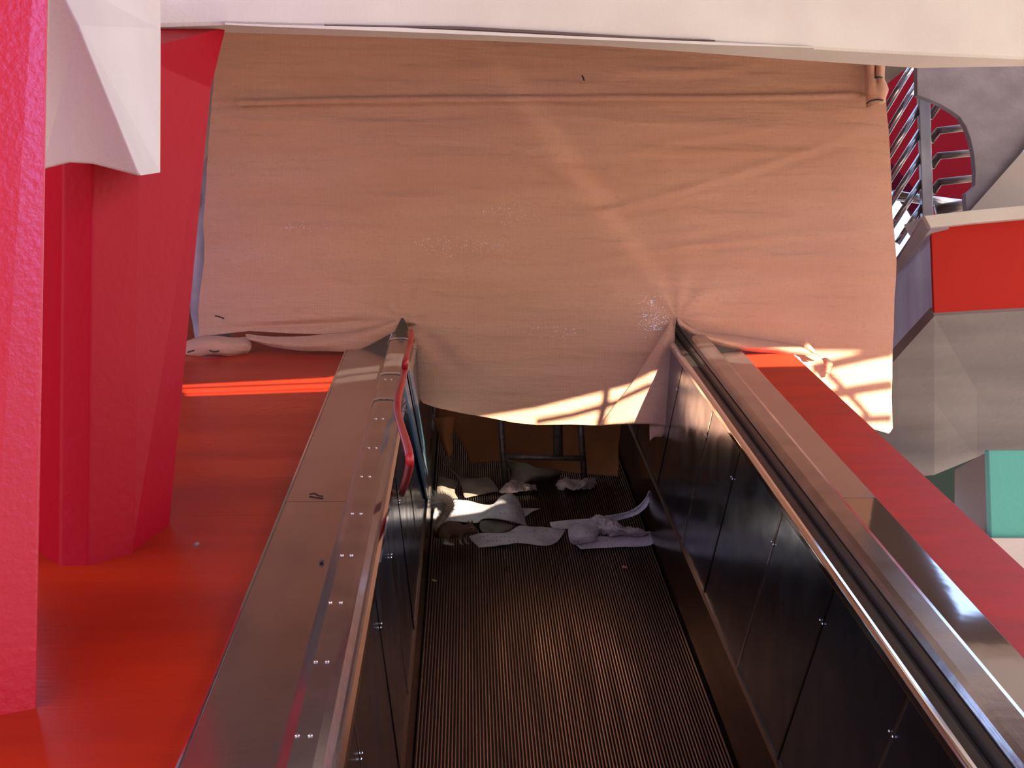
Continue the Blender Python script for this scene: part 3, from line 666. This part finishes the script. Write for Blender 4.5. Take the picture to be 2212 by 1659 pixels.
lit('brown_paper', [[(954, 998, .12), (985, 1022, .06), (1012, 1036, .04), (1022, 1040, .03)],
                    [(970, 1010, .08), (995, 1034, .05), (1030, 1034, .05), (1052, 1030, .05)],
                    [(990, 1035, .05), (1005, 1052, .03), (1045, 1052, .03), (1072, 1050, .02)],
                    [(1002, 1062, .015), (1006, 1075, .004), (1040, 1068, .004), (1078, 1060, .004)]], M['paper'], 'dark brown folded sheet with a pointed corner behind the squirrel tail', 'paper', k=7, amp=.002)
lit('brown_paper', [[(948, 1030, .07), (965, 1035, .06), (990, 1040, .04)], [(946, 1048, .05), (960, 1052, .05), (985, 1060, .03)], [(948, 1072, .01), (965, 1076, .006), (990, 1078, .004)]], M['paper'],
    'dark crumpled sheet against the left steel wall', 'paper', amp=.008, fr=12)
# big pad, arched, sunlit
lit('absorbent_pad', [[(938, 1090, .01), (965, 1079, .03), (1010, 1082, .03), (1045, 1090, .035), (1065, 1089, .06), (1080, 1074, .075), (1092, 1068, .085), (1104, 1067, .085), (1114, 1074, .07), (1121, 1084, .04)],
                      [(938, 1104, .01), (965, 1096, .03), (1010, 1095, .03), (1042, 1100, .04), (1060, 1098, .065), (1078, 1086, .085), (1094, 1080, .095), (1107, 1080, .09), (1118, 1088, .07), (1128, 1102, .03)],
                      [(936, 1118, .008), (965, 1112, .02), (1005, 1112, .025), (1035, 1116, .035), (1048, 1114, .05), (1068, 1106, .075), (1086, 1102, .085), (1104, 1104, .08), (1120, 1112, .055), (1134, 1122, .02)],
                      [(938, 1126, .004), (965, 1125, .01), (1000, 1127, .015), (1030, 1129, .025), (1042, 1121, .045), (1060, 1120, .06), (1080, 1122, .06), (1100, 1126, .05), (1122, 1131, .03), (1139, 1137, .012)]],
    M['pad'], 'large white absorbent pad arching up in the sunlight above the squirrel', 'absorbent pad', k=5, amp=.0025, fr=9)
lit('absorbent_pad', [[(1125, 1098, .01), (1145, 1098, .008), (1166, 1099, .006)], [(1128, 1106, .006), (1142, 1106, .006), (1155, 1103, .005)], [(1133, 1116, .004), (1138, 1114, .004), (1145, 1108, .004)]], M['pad'],
    'small pointed tip of pad sticking out right of the arched pad', 'absorbent pad', k=4, th=.003, amp=0)
lit('absorbent_pad', [[(1014, 1158, .018), (1040, 1152, .03), (1075, 1152, .03), (1100, 1150, .03), (1122, 1136, .05), (1150, 1139, .04), (1190, 1140, .025), (1222, 1146, .015)],
                      [(1020, 1168, .012), (1050, 1163, .02), (1085, 1162, .025), (1108, 1160, .025), (1130, 1152, .035), (1155, 1152, .03), (1190, 1152, .02), (1216, 1154, .012)],
                      [(1034, 1182, .004), (1062, 1180, .006), (1095, 1176, .008), (1120, 1172, .012), (1140, 1174, .006), (1165, 1178, .004), (1190, 1177, .004), (1204, 1170, .004)]],
    M['pad'], 'grey perforated pad strip lying flat just right of the squirrel nose', 'absorbent pad', k=6, amp=.003, fr=12)
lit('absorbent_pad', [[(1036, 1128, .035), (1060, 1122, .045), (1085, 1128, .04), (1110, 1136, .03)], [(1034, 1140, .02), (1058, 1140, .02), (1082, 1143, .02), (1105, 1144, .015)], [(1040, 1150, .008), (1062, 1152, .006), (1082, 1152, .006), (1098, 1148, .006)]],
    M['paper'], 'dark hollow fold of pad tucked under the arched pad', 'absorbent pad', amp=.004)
lit('absorbent_pad', [[(1228, 1142, .055), (1250, 1130, .065), (1272, 1124, .065), (1285, 1122, .06), (1297, 1126, .045)],
                      [(1227, 1156, .045), (1250, 1145, .06), (1272, 1140, .058), (1288, 1139, .05), (1300, 1142, .035)],
                      [(1230, 1168, .025), (1250, 1162, .04), (1270, 1158, .04), (1284, 1158, .03), (1292, 1156, .02)],
                      [(1239, 1176, .01), (1255, 1174, .012), (1272, 1172, .012), (1284, 1170, .010), (1290, 1168, .008)]],
    M['pad'], 'grey perforated pad folded over in front of the twisted rag', 'absorbent pad', k=6, amp=.003, fr=14)
lit('absorbent_pad', [[(1236, 1166, .01), (1280, 1160, .012), (1330, 1158, .012), (1380, 1152, .012), (1408, 1146, .015), (1414, 1132, .06)],
                      [(1243, 1176, .006), (1285, 1170, .006), (1330, 1168, .006), (1380, 1164, .006), (1410, 1158, .012), (1419, 1142, .045)],
                      [(1254, 1186, .004), (1290, 1184, .004), (1330, 1182, .004), (1380, 1180, .004), (1408, 1176, .004), (1419, 1160, .02)]],
    M['pad'], 'long grey pad strip along the front right with an upturned corner', 'absorbent pad', k=6, amp=.0015)
lit('absorbent_pad', [[(1188, 1128, .035), (1225, 1124, .035), (1275, 1120, .04), (1320, 1113, .045), (1355, 1106, .055), (1380, 1092, .085), (1396, 1074, .12), (1403, 1060, .145), (1411, 1074, .11), (1424, 1096, .06)],
                      [(1190, 1136, .025), (1225, 1132, .025), (1275, 1128, .03), (1320, 1120, .03), (1352, 1113, .04), (1380, 1101, .065), (1397, 1084, .10), (1403.5, 1070, .125), (1413, 1086, .09), (1427, 1108, .04)],
                      [(1197, 1145, .01), (1232, 1142, .01), (1278, 1137, .012), (1318, 1128, .015), (1348, 1121, .025), (1376, 1112, .045), (1396, 1096, .08), (1404, 1084, .105), (1416, 1102, .065), (1430, 1124, .02)]],
    M['pad'], 'long pad curling up to a peak against the right skirt', 'absorbent pad', k=6, amp=.001)
lit('twisted_rag', [[(1275, 1120, .06), (1288, 1114, .075), (1300, 1113, .08), (1320, 1118, .07), (1345, 1136, .04), (1375, 1142, .035), (1402, 1152, .015)],
                    [(1284, 1128, .06), (1294, 1122, .08), (1308, 1124, .08), (1326, 1130, .07), (1345, 1143, .05), (1372, 1148, .04), (1400, 1154, .018)],
                    [(1294, 1140, .04), (1300, 1140, .055), (1314, 1142, .055), (1328, 1144, .05), (1345, 1150, .035), (1370, 1155, .025), (1392, 1158, .012)],
                    [(1297, 1150, .02), (1306, 1155, .02), (1320, 1157, .02), (1334, 1156, .02), (1350, 1157, .015), (1370, 1160, .01), (1388, 1160, .006)]],
    M['rag'], 'twisted dirty rag draped over the long curled pad', 'rag', k=9, amp=.007, fr=55, seed=9)
# small scraps
def blob(name, c, r, m, label, cat, seed=0, flat=.4):
    bm = bmesh.new(); bmesh.ops.create_icosphere(bm, subdivisions=2, radius=1)
    for v in bm.verts:
        v.co = v.co*(1+.45*noise.noise(v.co*1.7+Vector((seed, 0, 0)))); v.co = Vector((v.co.x*r[0], v.co.y*r[1], v.co.z*r[2]))
    me = bpy.data.meshes.new(name); bm.to_mesh(me); bm.free()
    o = link(name, me, m); o.location = c; o.rotation_euler = (AL, 0, seed); return tag(o, label, cat)
blob('leaf', onr(938, 1254, .004), (.010, .009, .004), M['leaf'], 'small yellow-green leaf lying by the left belt edge', 'leaf', 1)
blob('debris_chip', onr(1349, 1225, .006), (.008, .010, .006), M['chip'], 'small pinkish chip lying on the ridged belt at right', 'debris', 2)
blob('debris_chip', onr(893, 1557, .004), (.006, .006, .004), M['redbit'], 'tiny bright red scrap by the lower left belt edge', 'debris', 3)
blob('pebble', onr(424, 1176, RT), (.006, .008, .005), M['soffit'], 'small pale pebble on the red floor beside the leaning column', 'pebble', 4)
blob('pebble', onr(695, 1211, .735), (.006, .006, .004), M['galv'], 'small dark pebble on the left steel deck', 'pebble', 5)
tag(tube('twig', [onr(668, 1068, .7335), onr(680, 1066, .736), onr(688, 1071, .7335), onr(698, 1072, .7335)], .0022, M['twig'], seg=6), 'short dark twig on the left steel deck above its joint', 'twig')
# ================================================================== RED HOSE AND STRAPS ON THE LEFT RAIL
def LR(px, py, x):       # point on a lengthwise vertical plane x
    return atX(px, py, x)
hp = [(888, 716, -.178), (887, 735, -.172), (882, 757, -.174), (876, 780, -.170), (873, 803, -.174), (868, 828, -.170), (862, 850, -.172), (858, 872, -.172), (860, 895, -.166), (867, 922, -.148), (876, 950, -.130), (883, 976, -.118), (885, 1000, -.115), (881, 1024, -.128), (874, 1047, -.15), (868, 1066, -.174)]
P_ = []
for px, py, x in hp:
    if px < 905:
        p = atX(px, py, x); P_.append(p)
hose = tube('hose', cr(P_, 5), .009, M['hose'], seg=12)
tag(hose, 'red rubber hose strapped along the inner side of the left handrail', 'hose')
def strap(px, py, label):
    s = loc(onr(px, py, .79)).y
    pts = [(-.289, .75), (-.290, .772), (-.283, .787), (-.266, .7905), (-.228, .7905), (-.212, .787), (-.199, .772), (-.190, .757), (-.183, .752)]
    r = []
    for i, (x, n) in enumerate(pts):
        dx = .0016
        r.append([wor((x, s-.006, n)), wor((x, s+.006, n)), wor((x+dx*(1 if i > 4 else -1)*.2, s+.006, n+dx)), wor((x+dx*(1 if i > 4 else -1)*.2, s-.006, n+dx))])
    tag(loft('strap', r, M['strap']), label, 'strap', 'clear straps around the left handrail')
strap(868, 731, 'translucent strap around the left handrail, nearest the cloth notch')
strap(842, 806, 'translucent strap around the left handrail, middle of the three')
strap(830, 861, 'translucent strap around the left handrail, lowest of the three')
# ================================================================== RIGHT-HAND BACKGROUND
# grey curved wall with opening
arc = [(1980, 100), (1981, 205), (2002, 213), (2030, 224), (2056, 240), (2073, 252), (2086, 272), (2096, 298), (2103, 330), (2107, 370), (2106, 400), (2097, 410), (2085, 418), (2086, 440), (2089, 463), (2130, 423), (2212, 324), (2350, 160), (2350, 100)]
ow = poly('wall_grey', [atY(a, b, 8.0) for a, b in arc], (.0, .06, 0), M['greywall'], bevel=.004)
struct(ow, 'mottled grey wall with a curved opening at the upper right')
cw = [atY(2089, 463, 7.96), atY(2212, 324, 7.94), atY(2350, 160, 7.92), atY(2350, 500, 7.7), atY(2212, 471, 7.75)]
struct(mesh('ceiling_stair', cw+[p+Vector((.1, .25, .02)) for p in cw], [(0, 1, 2, 3, 4), (5, 9, 8, 7, 6), (0, 5, 6, 1), (1, 6, 7, 2), (2, 7, 8, 3), (3, 8, 9, 4), (4, 9, 5, 0)], M['cream']), 'cream underside of a stair at the upper right')
# orange parapet box with cap
fr_ = [(2011, 491), (2120, 480), (2212, 471), (2400, 452), (2400, 664), (2212, 672), (2110, 677), (2018, 683)]
struct(poly('wall_orange', [atY(a, b, 7.6) for a, b in fr_], (0, .25, 0), M['orange'], bevel=.004), 'orange painted parapet wall at the right edge')
sd = [atY(2012, 491, 7.61), atY(1880, 660, 8.15), atY(1880, 838, 8.15), atY(2019, 684, 7.61)]
struct(poly('wall_sky_sheen', [p for p in sd], (.2, .1, 0), M['skysheen']), 'side of the orange parapet with blue-violet sky sheen in its colour')
cp = [(1996, 468), (2060, 460), (2100, 458), (2212, 470), (2400, 452), (2212, 472), (2110, 481), (2012, 492)]
cpt = [atY(1996, 466, 7.52), atY(2100, 454, 7.52), atY(2230, 442, 7.52), atY(2400, 425, 7.52), atY(2400, 454, 7.52), atY(2212, 472, 7.52), atY(2110, 481, 7.52), atY(2010, 492, 7.52)]
cap_a = poly('parapet_cap_front', cpt, (0, .36, 0), M['plaster'], bevel=.004)
cap_b = poly('parapet_cap_side', [atY(1996, 466, 7.55), atY(2012, 492, 7.55), atY(1880, 662, 8.15), atY(1880, 640, 8.15)], (.2, .1, 0), M['greywall'])
cap_a.name = 'trim_3'; cap_b.name = 'trim_4'
struct(cap_a, 'pale cap along the top of the orange parapet'); struct(cap_b, 'grey cap sloping down beside the stair railing')
# big stained soffit
st_ = [atY(*p) for p in ((1880, 838, 8.12), (1940, 770, 7.87), (2018, 683, 7.58), (2110, 677, 7.58), (2212, 672, 7.58), (2400, 660, 7.58))]
sb_ = [atY(*p) for p in ((1880, 1040, 8.9), (1940, 1034, 8.9), (2018, 1026, 8.9), (2110, 988, 8.9), (2212, 976, 8.9), (2400, 960, 8.9))]
n_ = Vector((0, .25, .2))
struct(loft('ceiling_right', [[a, lerp(a, b, .5), b, b+n_, a+n_] for a, b in zip(st_, sb_)], M['soffit']), 'stained grey soffit under the orange parapet')
# teal block
tf = [(2135, 972), (2260, 972), (2260, 1215), (2260, 1230), (2141, 1225)]
struct(poly('wall_teal', [atY(2135, 973, 7.3), atY(2400, 973, 7.3), atY(2400, 1163, 7.3), atY(2141, 1163, 7.3)], (0, .06, 0), M['teal'], bevel=.006), 'teal painted block at the right edge')
bl = mat('brown_side_render', (.20, .15, .13, 1), .8, bump=.002, bscale=30)  # even brown colour for the side face
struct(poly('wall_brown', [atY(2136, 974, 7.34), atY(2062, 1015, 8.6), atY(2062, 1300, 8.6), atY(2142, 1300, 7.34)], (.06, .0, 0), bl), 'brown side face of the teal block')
struct(poly('wall_green', [atY(1900, 960, 10.5), atY(2420, 940, 10.5), atY(2420, 1330, 10.5), atY(1900, 1330, 10.5)], (0, .1, 0), mat('dark_green_paint', (.010, .035, .022, 1), .7)), 'narrow dark green wall behind the teal block')
struct(poly('wall_pale', [atY(2100, 1163, 7.25), atY(2400, 1163, 7.25), atY(2400, 1400, 7.25), atY(2100, 1400, 7.25)], (0, .3, 0), M['plaster']), 'pale base under the teal block')
# crimson wall behind the railing
rw = [(1890, 60), (2160, 60), (2160, 500), (2030, 500), (1975, 440), (1935, 395), (1890, 330)]
struct(poly('wall_crimson', [atY(a, b, 11.0) for a, b in rw], (0, .2, 0), mat('deep_crimson_paint', (.17, .001, .012, 1), .6, spec=.1)), 'crimson wall seen through the stair railing')
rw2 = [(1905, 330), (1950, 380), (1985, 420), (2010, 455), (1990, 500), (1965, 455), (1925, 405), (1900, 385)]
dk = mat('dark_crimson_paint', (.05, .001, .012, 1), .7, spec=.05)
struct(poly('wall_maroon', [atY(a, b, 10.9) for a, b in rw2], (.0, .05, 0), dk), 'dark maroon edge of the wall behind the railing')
# stair railing
YR = 8.35
rl = empty('stair_railing', atY(2000, 462, YR)); tag(rl, 'steel stair railing with diagonal round bars beside the grey curved wall', 'railing')
def Q(a, b): return (1700+a/3.949, 80+b/3.949)
rp = []
rods = [((1160, 95), (820, 650)), ((1170, 290), (830, 860)), ((1140, 580), (850, 1045)), ((1140, 800), (860, 1245)), ((1145, 1010), (870, 1440)), ((1148, 1230), (880, 1640)), ((1152, 1440), (940, 1760)), ((1158, 1640), (1060, 1800))]
for a, b in rods:
    A = atY(*Q(*a), YR); B = atY(*Q(*b), YR); rp.append(tube('diagonal_bar', [A, B], .0165, M['rail'], seg=14))
pa = [Q(1126, 480), Q(1222, 500), Q(1252, 1530), Q(1160, 1560)]
rp.append(poly('post', [atY(*p, YR-.03) for p in pa], (0, .05, 0), M['worn'], bevel=.004))
for a, e, b in [((1225, 890), (1290, 800), (1560, 768)), ((1232, 1110), (1292, 1015), (1620, 985)), ((1240, 1330), (1300, 1238), (1640, 1200))]:
    p = [atY(*Q(*a), YR), atY(*Q(lerp(a[0], e[0], .85), lerp(a[1], e[1], .85)), YR), atY(*Q(*e), YR-.01), atY(*Q(lerp(e[0], b[0], .12), lerp(e[1], b[1], .12)), YR-.02), atY(*Q(*b), YR-.02)]
    rp.append(tube('bent_bar', p, .0185, M['darkrail'], seg=14))
rp.append(tube('bent_bar', [atY(*Q(1215, 690), YR), atY(*Q(1310, 555), YR), atY(*Q(1360, 480), YR)], .0185, M['darkrail'], seg=14))
rp.append(tube('lower_pipe', [atY(*Q(900, 1350), YR+.2), atY(*Q(1500, 1430), YR+.2)], .026, M['rail'], seg=14))
rp.append(tube('bottom_bar', [atY(*Q(1270, 1475), YR), atY(*Q(1560, 1425), YR)], .028, M['darkrail'], seg=14))
adopt(rl, *rp)
# ================================================================== ADDED SUN MASK BEHIND THE CAMERA (unseen walls, gap shaped to the sunlit patches)
YW = -3.0
def sw(p):  # follow the sun back to the added mask wall
    k = p.y-YW; return (p.x-SUNX*k, p.z+SUNS*k)
def u_(px, py, n): return sw(onr(px, py, n))
upk = [u_(395, 817, RT), u_(722, 801, RT), u_(765, 788, .73), u_(850, 754, .788), sw(atY(960, 886, YC)), sw(atY(1180, 852, YC)), sw(atY(1400, 798, YC)), sw(atY(1740, 734, YC)), sw(atY(1930, 697, YC)), sw(atY(1990, 690, YC))]
up_x = [p[0] for p in upk]; up_z = [p[1] for p in upk]
lo_l = [u_(393, 850, RT), u_(712, 839, RT), u_(757, 826, .73), u_(840, 790, .788), (-.19-SUNX*9.15, u_(840, 790, .788)[1]), (-.18-SUNX*9.15, up_z[4]-.30), (.25-SUNX*9.15, up_z[4]-.26), (.27-SUNX*9.15, sw(atY(1130, 935, YC))[1]), sw(atY(1440, 930, YC)), (.80-SUNX*9.1, u_(1520, 752, .788)[1]), u_(1610, 786, .73), u_(1740, 788, RT), (1.243-SUNX*9.0, u_(1740, 788, RT)[1]), (1.26-SUNX*9.05, sw(atY(1800, 950, YC))[1]), sw(atY(1990, 950, YC))]
lo_x = [p[0] for p in lo_l]; lo_z = [p[1] for p in lo_l]
x0s, x1s = up_x[0]-.02, up_x[-1]
N_ = 260
WX0, WX1, WZ0, WZ1 = -1.0, 9.8, .2, 8.6
xs = [x0s+(x1s-x0s)*i/N_ for i in range(N_+1)]
def band(name, f0, f1, xs, th=.12):
    rings = [[Vector((x, YW, f0(x))), Vector((x, YW, f1(x))), Vector((x, YW-th, f1(x))), Vector((x, YW-th, f0(x)))] for x in xs]
    return loft(name, rings, M['plaster'])
XL = [WX0]+xs+[WX1]
fu = lambda x: interp(x, up_x, up_z); fl = lambda x: min(interp(x, lo_x, lo_z), fu(x)-.002)
struct(band('wall_mask_low', lambda x: WZ0, fl, XL), 'unseen plaster sun mask below the gap behind the viewer')
# upper sun mask, slits added to throw the streaks onto the orange parapet
slits = []
for (a, b, c, d_) in [((2040, 676), (2150, 628), 12, 0), ((2120, 672), (2175, 652), 9, 0), ((2180, 640), (2216, 612), 16, 0)]:
    A = sw(atY(a[0], a[1], 7.6)); B = sw(atY(b[0], b[1], 7.6)); slits.append((A, B, c/460.))
sx0 = min(s[0][0] for s in slits)-.05; sx1 = max(s[1][0] for s in slits)+.02
XU = [WX0]+xs+[sx0]
struct(band('wall_mask_high', fu, lambda x: WZ1, XU), 'unseen plaster sun mask above the railing gap behind the viewer')
# piece beyond the gap to the right is closed
struct(band('wall_mask_right', lambda x: fl(x)-.01, lambda x: fu(x)+.01, [x1s, WX1]), 'unseen plaster sun mask closing the gap behind the viewer')
struct(band('wall_mask_left', lambda x: fl(x)-.01, lambda x: fu(x)+.01, [WX0, x0s]), 'unseen plaster sun mask behind the viewer on the left')
# columns of the mask wall between slits
def slit_cols():
    n = 60; xs2 = [sx0+(WX1-sx0)*i/n for i in range(n+1)]
    def rng(x):
        out = []
        for A, B, w in slits:
            if A[0] <= x <= B[0]:
                z = lerp(A[1], B[1], (x-A[0])/(B[0]-A[0])); out.append((z-w/2, z+w/2))
        return sorted(out)
    vs = []; fs = []
    for i in range(n):
        xa, xb = xs2[i], xs2[i+1]; r = rng((xa+xb)/2); z = fu(sx0); segs = []
        for a, b in r:
            if a > z: segs.append((z, a)); z = b
        segs.append((z, WZ1))
        for a, b in segs:
            k = len(vs)
            vs += [(xa, YW, a), (xb, YW, a), (xb, YW, b), (xa, YW, b), (xa, YW-.12, a), (xb, YW-.12, a), (xb, YW-.12, b), (xa, YW-.12, b)]
            fs += [(k, k+1, k+2, k+3), (k+7, k+6, k+5, k+4), (k, k+4, k+5, k+1), (k+3, k+2, k+6, k+7)]
    return mesh('wall_mask_slits', vs, fs, M['plaster'])
struct(slit_cols(), 'unseen plaster sun mask with slanting slits behind the viewer')
# railing bars in the gap
grl = empty('added_mask_railing', (0.3, YW, 5.6)); tag(grl, 'unseen slim steel railing added in the sun mask gap behind the viewer', 'railing')
gb = []
def gbar(pts, r): gb.append(tube('bar', [Vector((x, YW-.06, z)) for x, z in pts], r, M['rail'], seg=8))
gbar([u_(380, 829, RT), u_(730, 816, RT), u_(765, 805, .73), u_(845, 772, .788)], .009)
gbar([u_(380, 841, RT), u_(740, 828, RT), u_(790, 818, .73)], .006)
gbar([sw(atY(1170, 895, YC)), sw(atY(1250, 880, YC)), sw(atY(1330, 858, YC)), sw(atY(1480, 815, YC))], .013)
gbar([sw(atY(1322, 815, YC)), sw(atY(1318, 850, YC)), sw(atY(1300, 925, YC))], .015)
gbar([sw(atY(1770, 780, YC)), sw(atY(1850, 760, YC)), sw(atY(1945, 735, YC))], .020)
gbar([sw(atY(1790, 840, YC)), sw(atY(1860, 826, YC)), sw(atY(1945, 808, YC))], .020)
gbar([sw(atY(1850, 892, YC)), sw(atY(1945, 880, YC))], .016)
gbar([sw(atY(1800, 790, YC)), sw(atY(1900, 890, YC))], .012)
adopt(grl, *gb)
# added spot lamp standing in for sun glint off the decks onto the cloth
gl = bpy.data.lights.new('added_glint_spot', 'SPOT'); gl.energy = 26; gl.color = (1, .80, .55); gl.spot_size = math.radians(26); gl.spot_blend = 1.0; gl.shadow_soft_size = .03
go = bpy.data.objects.new('added_glint_spot', gl); COL.objects.link(go)
A = atY(1255, 380, YC)
go.location = (.86, 3.4, 1.62)
zax = (Vector(go.location)-A).normalized()
dirv = (atY(1430, 610, YC)-atY(1080, 140, YC)).normalized(); xax = (dirv-zax*dirv.dot(zax)).normalized(); yax = zax.cross(xax)
go.matrix_world = Matrix.Translation(go.location) @ Matrix((xax, yax, zax)).transposed().to_4x4() @ Matrix.Diagonal((1, .085, 1, 1))
# ================================================================== SQUIRREL
def squirrel():
    # local frame: x to the head, z up, y away; metres
    o0 = onr(978, 1178, 0)
    sc = atY(1100, 1178, o0.y).x-atY(1000, 1178, o0.y).x; sc = sc/100.       # metres per pixel here
    def S(px, py, dy=0.0): return Vector(((px-978)*sc, dy, (1178-py)*sc+.0))
    root = empty('squirrel', o0); tag(root, 'small brown squirrel facing right with its tail raised beside the left steel wall', 'squirrel')
    vs = []; fs = []
    def ringloft(centres, radii, seg=14, sy=.85):
        k0 = len(vs); n = len(centres)
        for i, c in enumerate(centres):
            t = (centres[min(i+1, n-1)]-centres[max(i-1, 0)]).normalized()
            side = Vector((0, 1, 0)); side = (side-t*side.dot(t)).normalized(); upv = t.cross(side)
            r = radii[i]; r = r if isinstance(r, tuple) else (r, r*sy)
            for a in range(seg):
                th = 2*math.pi*a/seg; vs.append(c+upv*math.cos(th)*r[0]+side*math.sin(th)*r[1])
        for i in range(n-1):
            for a in range(seg):
                b = (a+1) % seg; fs.append((k0+i*seg+a, k0+i*seg+b, k0+(i+1)*seg+b, k0+(i+1)*seg+a))
        fs.append(tuple(k0+a for a in range(seg))[::-1]); fs.append(tuple(k0+(n-1)*seg+a for a in range(seg)))
    px = sc
    # trunk, arched, to the neck and the muzzle
    ringloft([S(948, 1154), S(951, 1152), S(957, 1149), S(968, 1146), S(980, 1144), S(992, 1144), S(1001, 1145), S(1007, 1144), S(1012, 1142), S(1018, 1142), S(1024, 1144), S(1030, 1148), S(1033, 1149.5)],
             [4*px, 11*px, 16*px, 19*px, 18*px, 15*px, 11.5*px, 10.5*px, 10.5*px, 10*px, 7.5*px, 4.2*px, 2*px], 18, .85)
    for dy in (-9*px, 9*px):           # haunch, hind foot
        ringloft([S(956, 1138, dy), S(958, 1146, dy*1.2), S(960, 1156, dy*1.25), S(963, 1165, dy*1.2), S(962, 1171, dy*1.2)], [6*px, 13*px, 14*px, 9*px, 4*px], 12, .6)
        ringloft([S(957, 1172, dy*1.2), S(964, 1174, dy*1.25), S(973, 1175, dy*1.25), S(980, 1176, dy*1.25)], [3.0*px, 3.0*px, 2.6*px, 1.6*px], 10, 1.1)
    for dx, dy in ((0, -7*px), (12, 7*px)):      # fore legs
        ringloft([S(994+dx*.3, 1148, dy), S(994+dx*.5, 1157, dy), S(992+dx, 1164, dy), S(994+dx, 1170, dy), S(995+dx, 1173.5, dy)], [7*px, 5.5*px, 3.6*px, 2.6*px, 2.2*px], 10, .8)
        for f in (-2, 0, 2, 4):
            ringloft([S(995+dx, 1173.5, dy+f*.3*px), S(998+dx, 1175, dy+f*.8*px), S(1001+dx+f*.2, 1176.5, dy+f*1.1*px)], [1.5*px, 1.1*px, .6*px], 6, 1)
    # ears and brow
    for dy in (-6*px, 5*px):
        ex = 1012 if dy < 0 else 1019
        ringloft([S(ex+1, 1136, dy), S(ex, 1131, dy), S(ex+.5, 1127, dy), S(ex+1, 1124, dy)], [(4*px, 2*px), (3.8*px, 1.6*px), (2.4*px, 1.2*px), (.6*px, .5*px)], 10)
    body = mesh('body', vs, fs, fur_mat('squirrel_fur', (.085, .045, .020, 1), (.36, .32, .28, 1), 'Z', .010, .028), root, smooth=True)
    rm = body.modifiers.new('r', 'REMESH'); rm.mode = 'VOXEL'; rm.voxel_size = .0017; rm.use_smooth_shade = True
    sm = body.modifiers.new('sm', 'SMOOTH'); sm.iterations = 4; sm.factor = .5
    def ball(name, c, r, m, par, sy=.6):
        bm = bmesh.new(); bmesh.ops.create_uvsphere(bm, u_segments=12, v_segments=8, radius=1)
        for v in bm.verts: v.co = Vector((v.co.x*r, v.co.y*r*sy, v.co.z*r))+c
        me = bpy.data.meshes.new(name); bm.to_mesh(me); bm.free(); return link(name, me, m, par, True)
    for s in (-1, 1):
        er = ball('eye', S(1020, 1141, s*7.9*px), 1.9*px, mat('eye_black', (.005, .004, .004, 1), .08), body, .7)
        ring = mat('eye_ring_fur', (.34, .24, .14, 1), .8)
        tube('eye_ring', [S(1020+3.0*math.cos(a), 1141-2.6*math.sin(a), s*7.7*px) for a in [i*math.pi/5 for i in range(11)]], .5*px, ring, body, seg=6)
    ball('nose', S(1033.8, 1149, 0), 1.5*px, M['black'], body, 1)
    # tail: rises from the rump, then curls over in a puff
    tp = [(950, 1160), (944, 1154), (943, 1144), (947, 1133), (953, 1123), (959, 1112), (966, 1102), (968, 1092), (962, 1084), (952, 1082), (944, 1086), (941, 1096)]
    tr = [6, 8, 9, 9, 9, 10, 13, 17, 20, 20, 17, 9]
    ctr = [S(a, b, .012*min(1, i/5)) for i, (a, b) in enumerate(tp)]
    ctr2 = cr(ctr, 4); rad = [interp(i/4, list(range(len(tr))), tr)*px*.75 for i in range(len(ctr2))]
    tm = fur_mat('squirrel_tail_fur', (.42, .30, .17, 1), (.10, .055, .03, 1), 'Z', .035, .075)
    tail = tube('tail', ctr2, rad, tm, root, seg=14)
    # fur tufts: slim quads pointing outward and tipwards
    rnd = random.Random(3); fv = []; ff = []; 
    n = len(ctr2)
    for i in range(2, n-1):
        c = ctr2[i]; t = (ctr2[min(i+1, n-1)]-ctr2[i-1]).normalized(); a0 = t.orthogonal().normalized(); b0_ = t.cross(a0)
        for k in range(110):
            th = rnd.random()*2*math.pi; dr = (a0*math.cos(th)+b0_*math.sin(th))
            base = c+dr*rad[i]*.85+t*(rnd.random()-.5)*.006
            ln = (.55+.7*rnd.random())*(.010+.018*min(1, i/n)); tip = base+(dr*.85+t*.55+Vector((rnd.random()-.5, rnd.random()-.5, rnd.random()-.5))*.35)*ln
            sd_ = dr.cross(t).normalized()*.00065; q = len(fv)
            fv += [base-sd_, base+sd_, tip, base+t*.0009]; ff += [(q, q+1, q+2), (q+1, q+3, q+2), (q+3, q, q+2)]
    fz = mesh('tail_fur', fv, ff, fur_mat('tail_tip_fur', (.62, .56, .48, 1), (.07, .045, .03, 1), 'Z', .045, .085), tail, recalc=False)
    fz['kind'] = 'stuff'
    wh = []
    for s in (-1, 1):
        for k in range(3):
            tube('whisker', [S(1030, 1148+k*.8, s*3*px), S(1034, 1149+k*2.5, s*11*px)], .00025, M['strap'], body, seg=4)
squirrel()
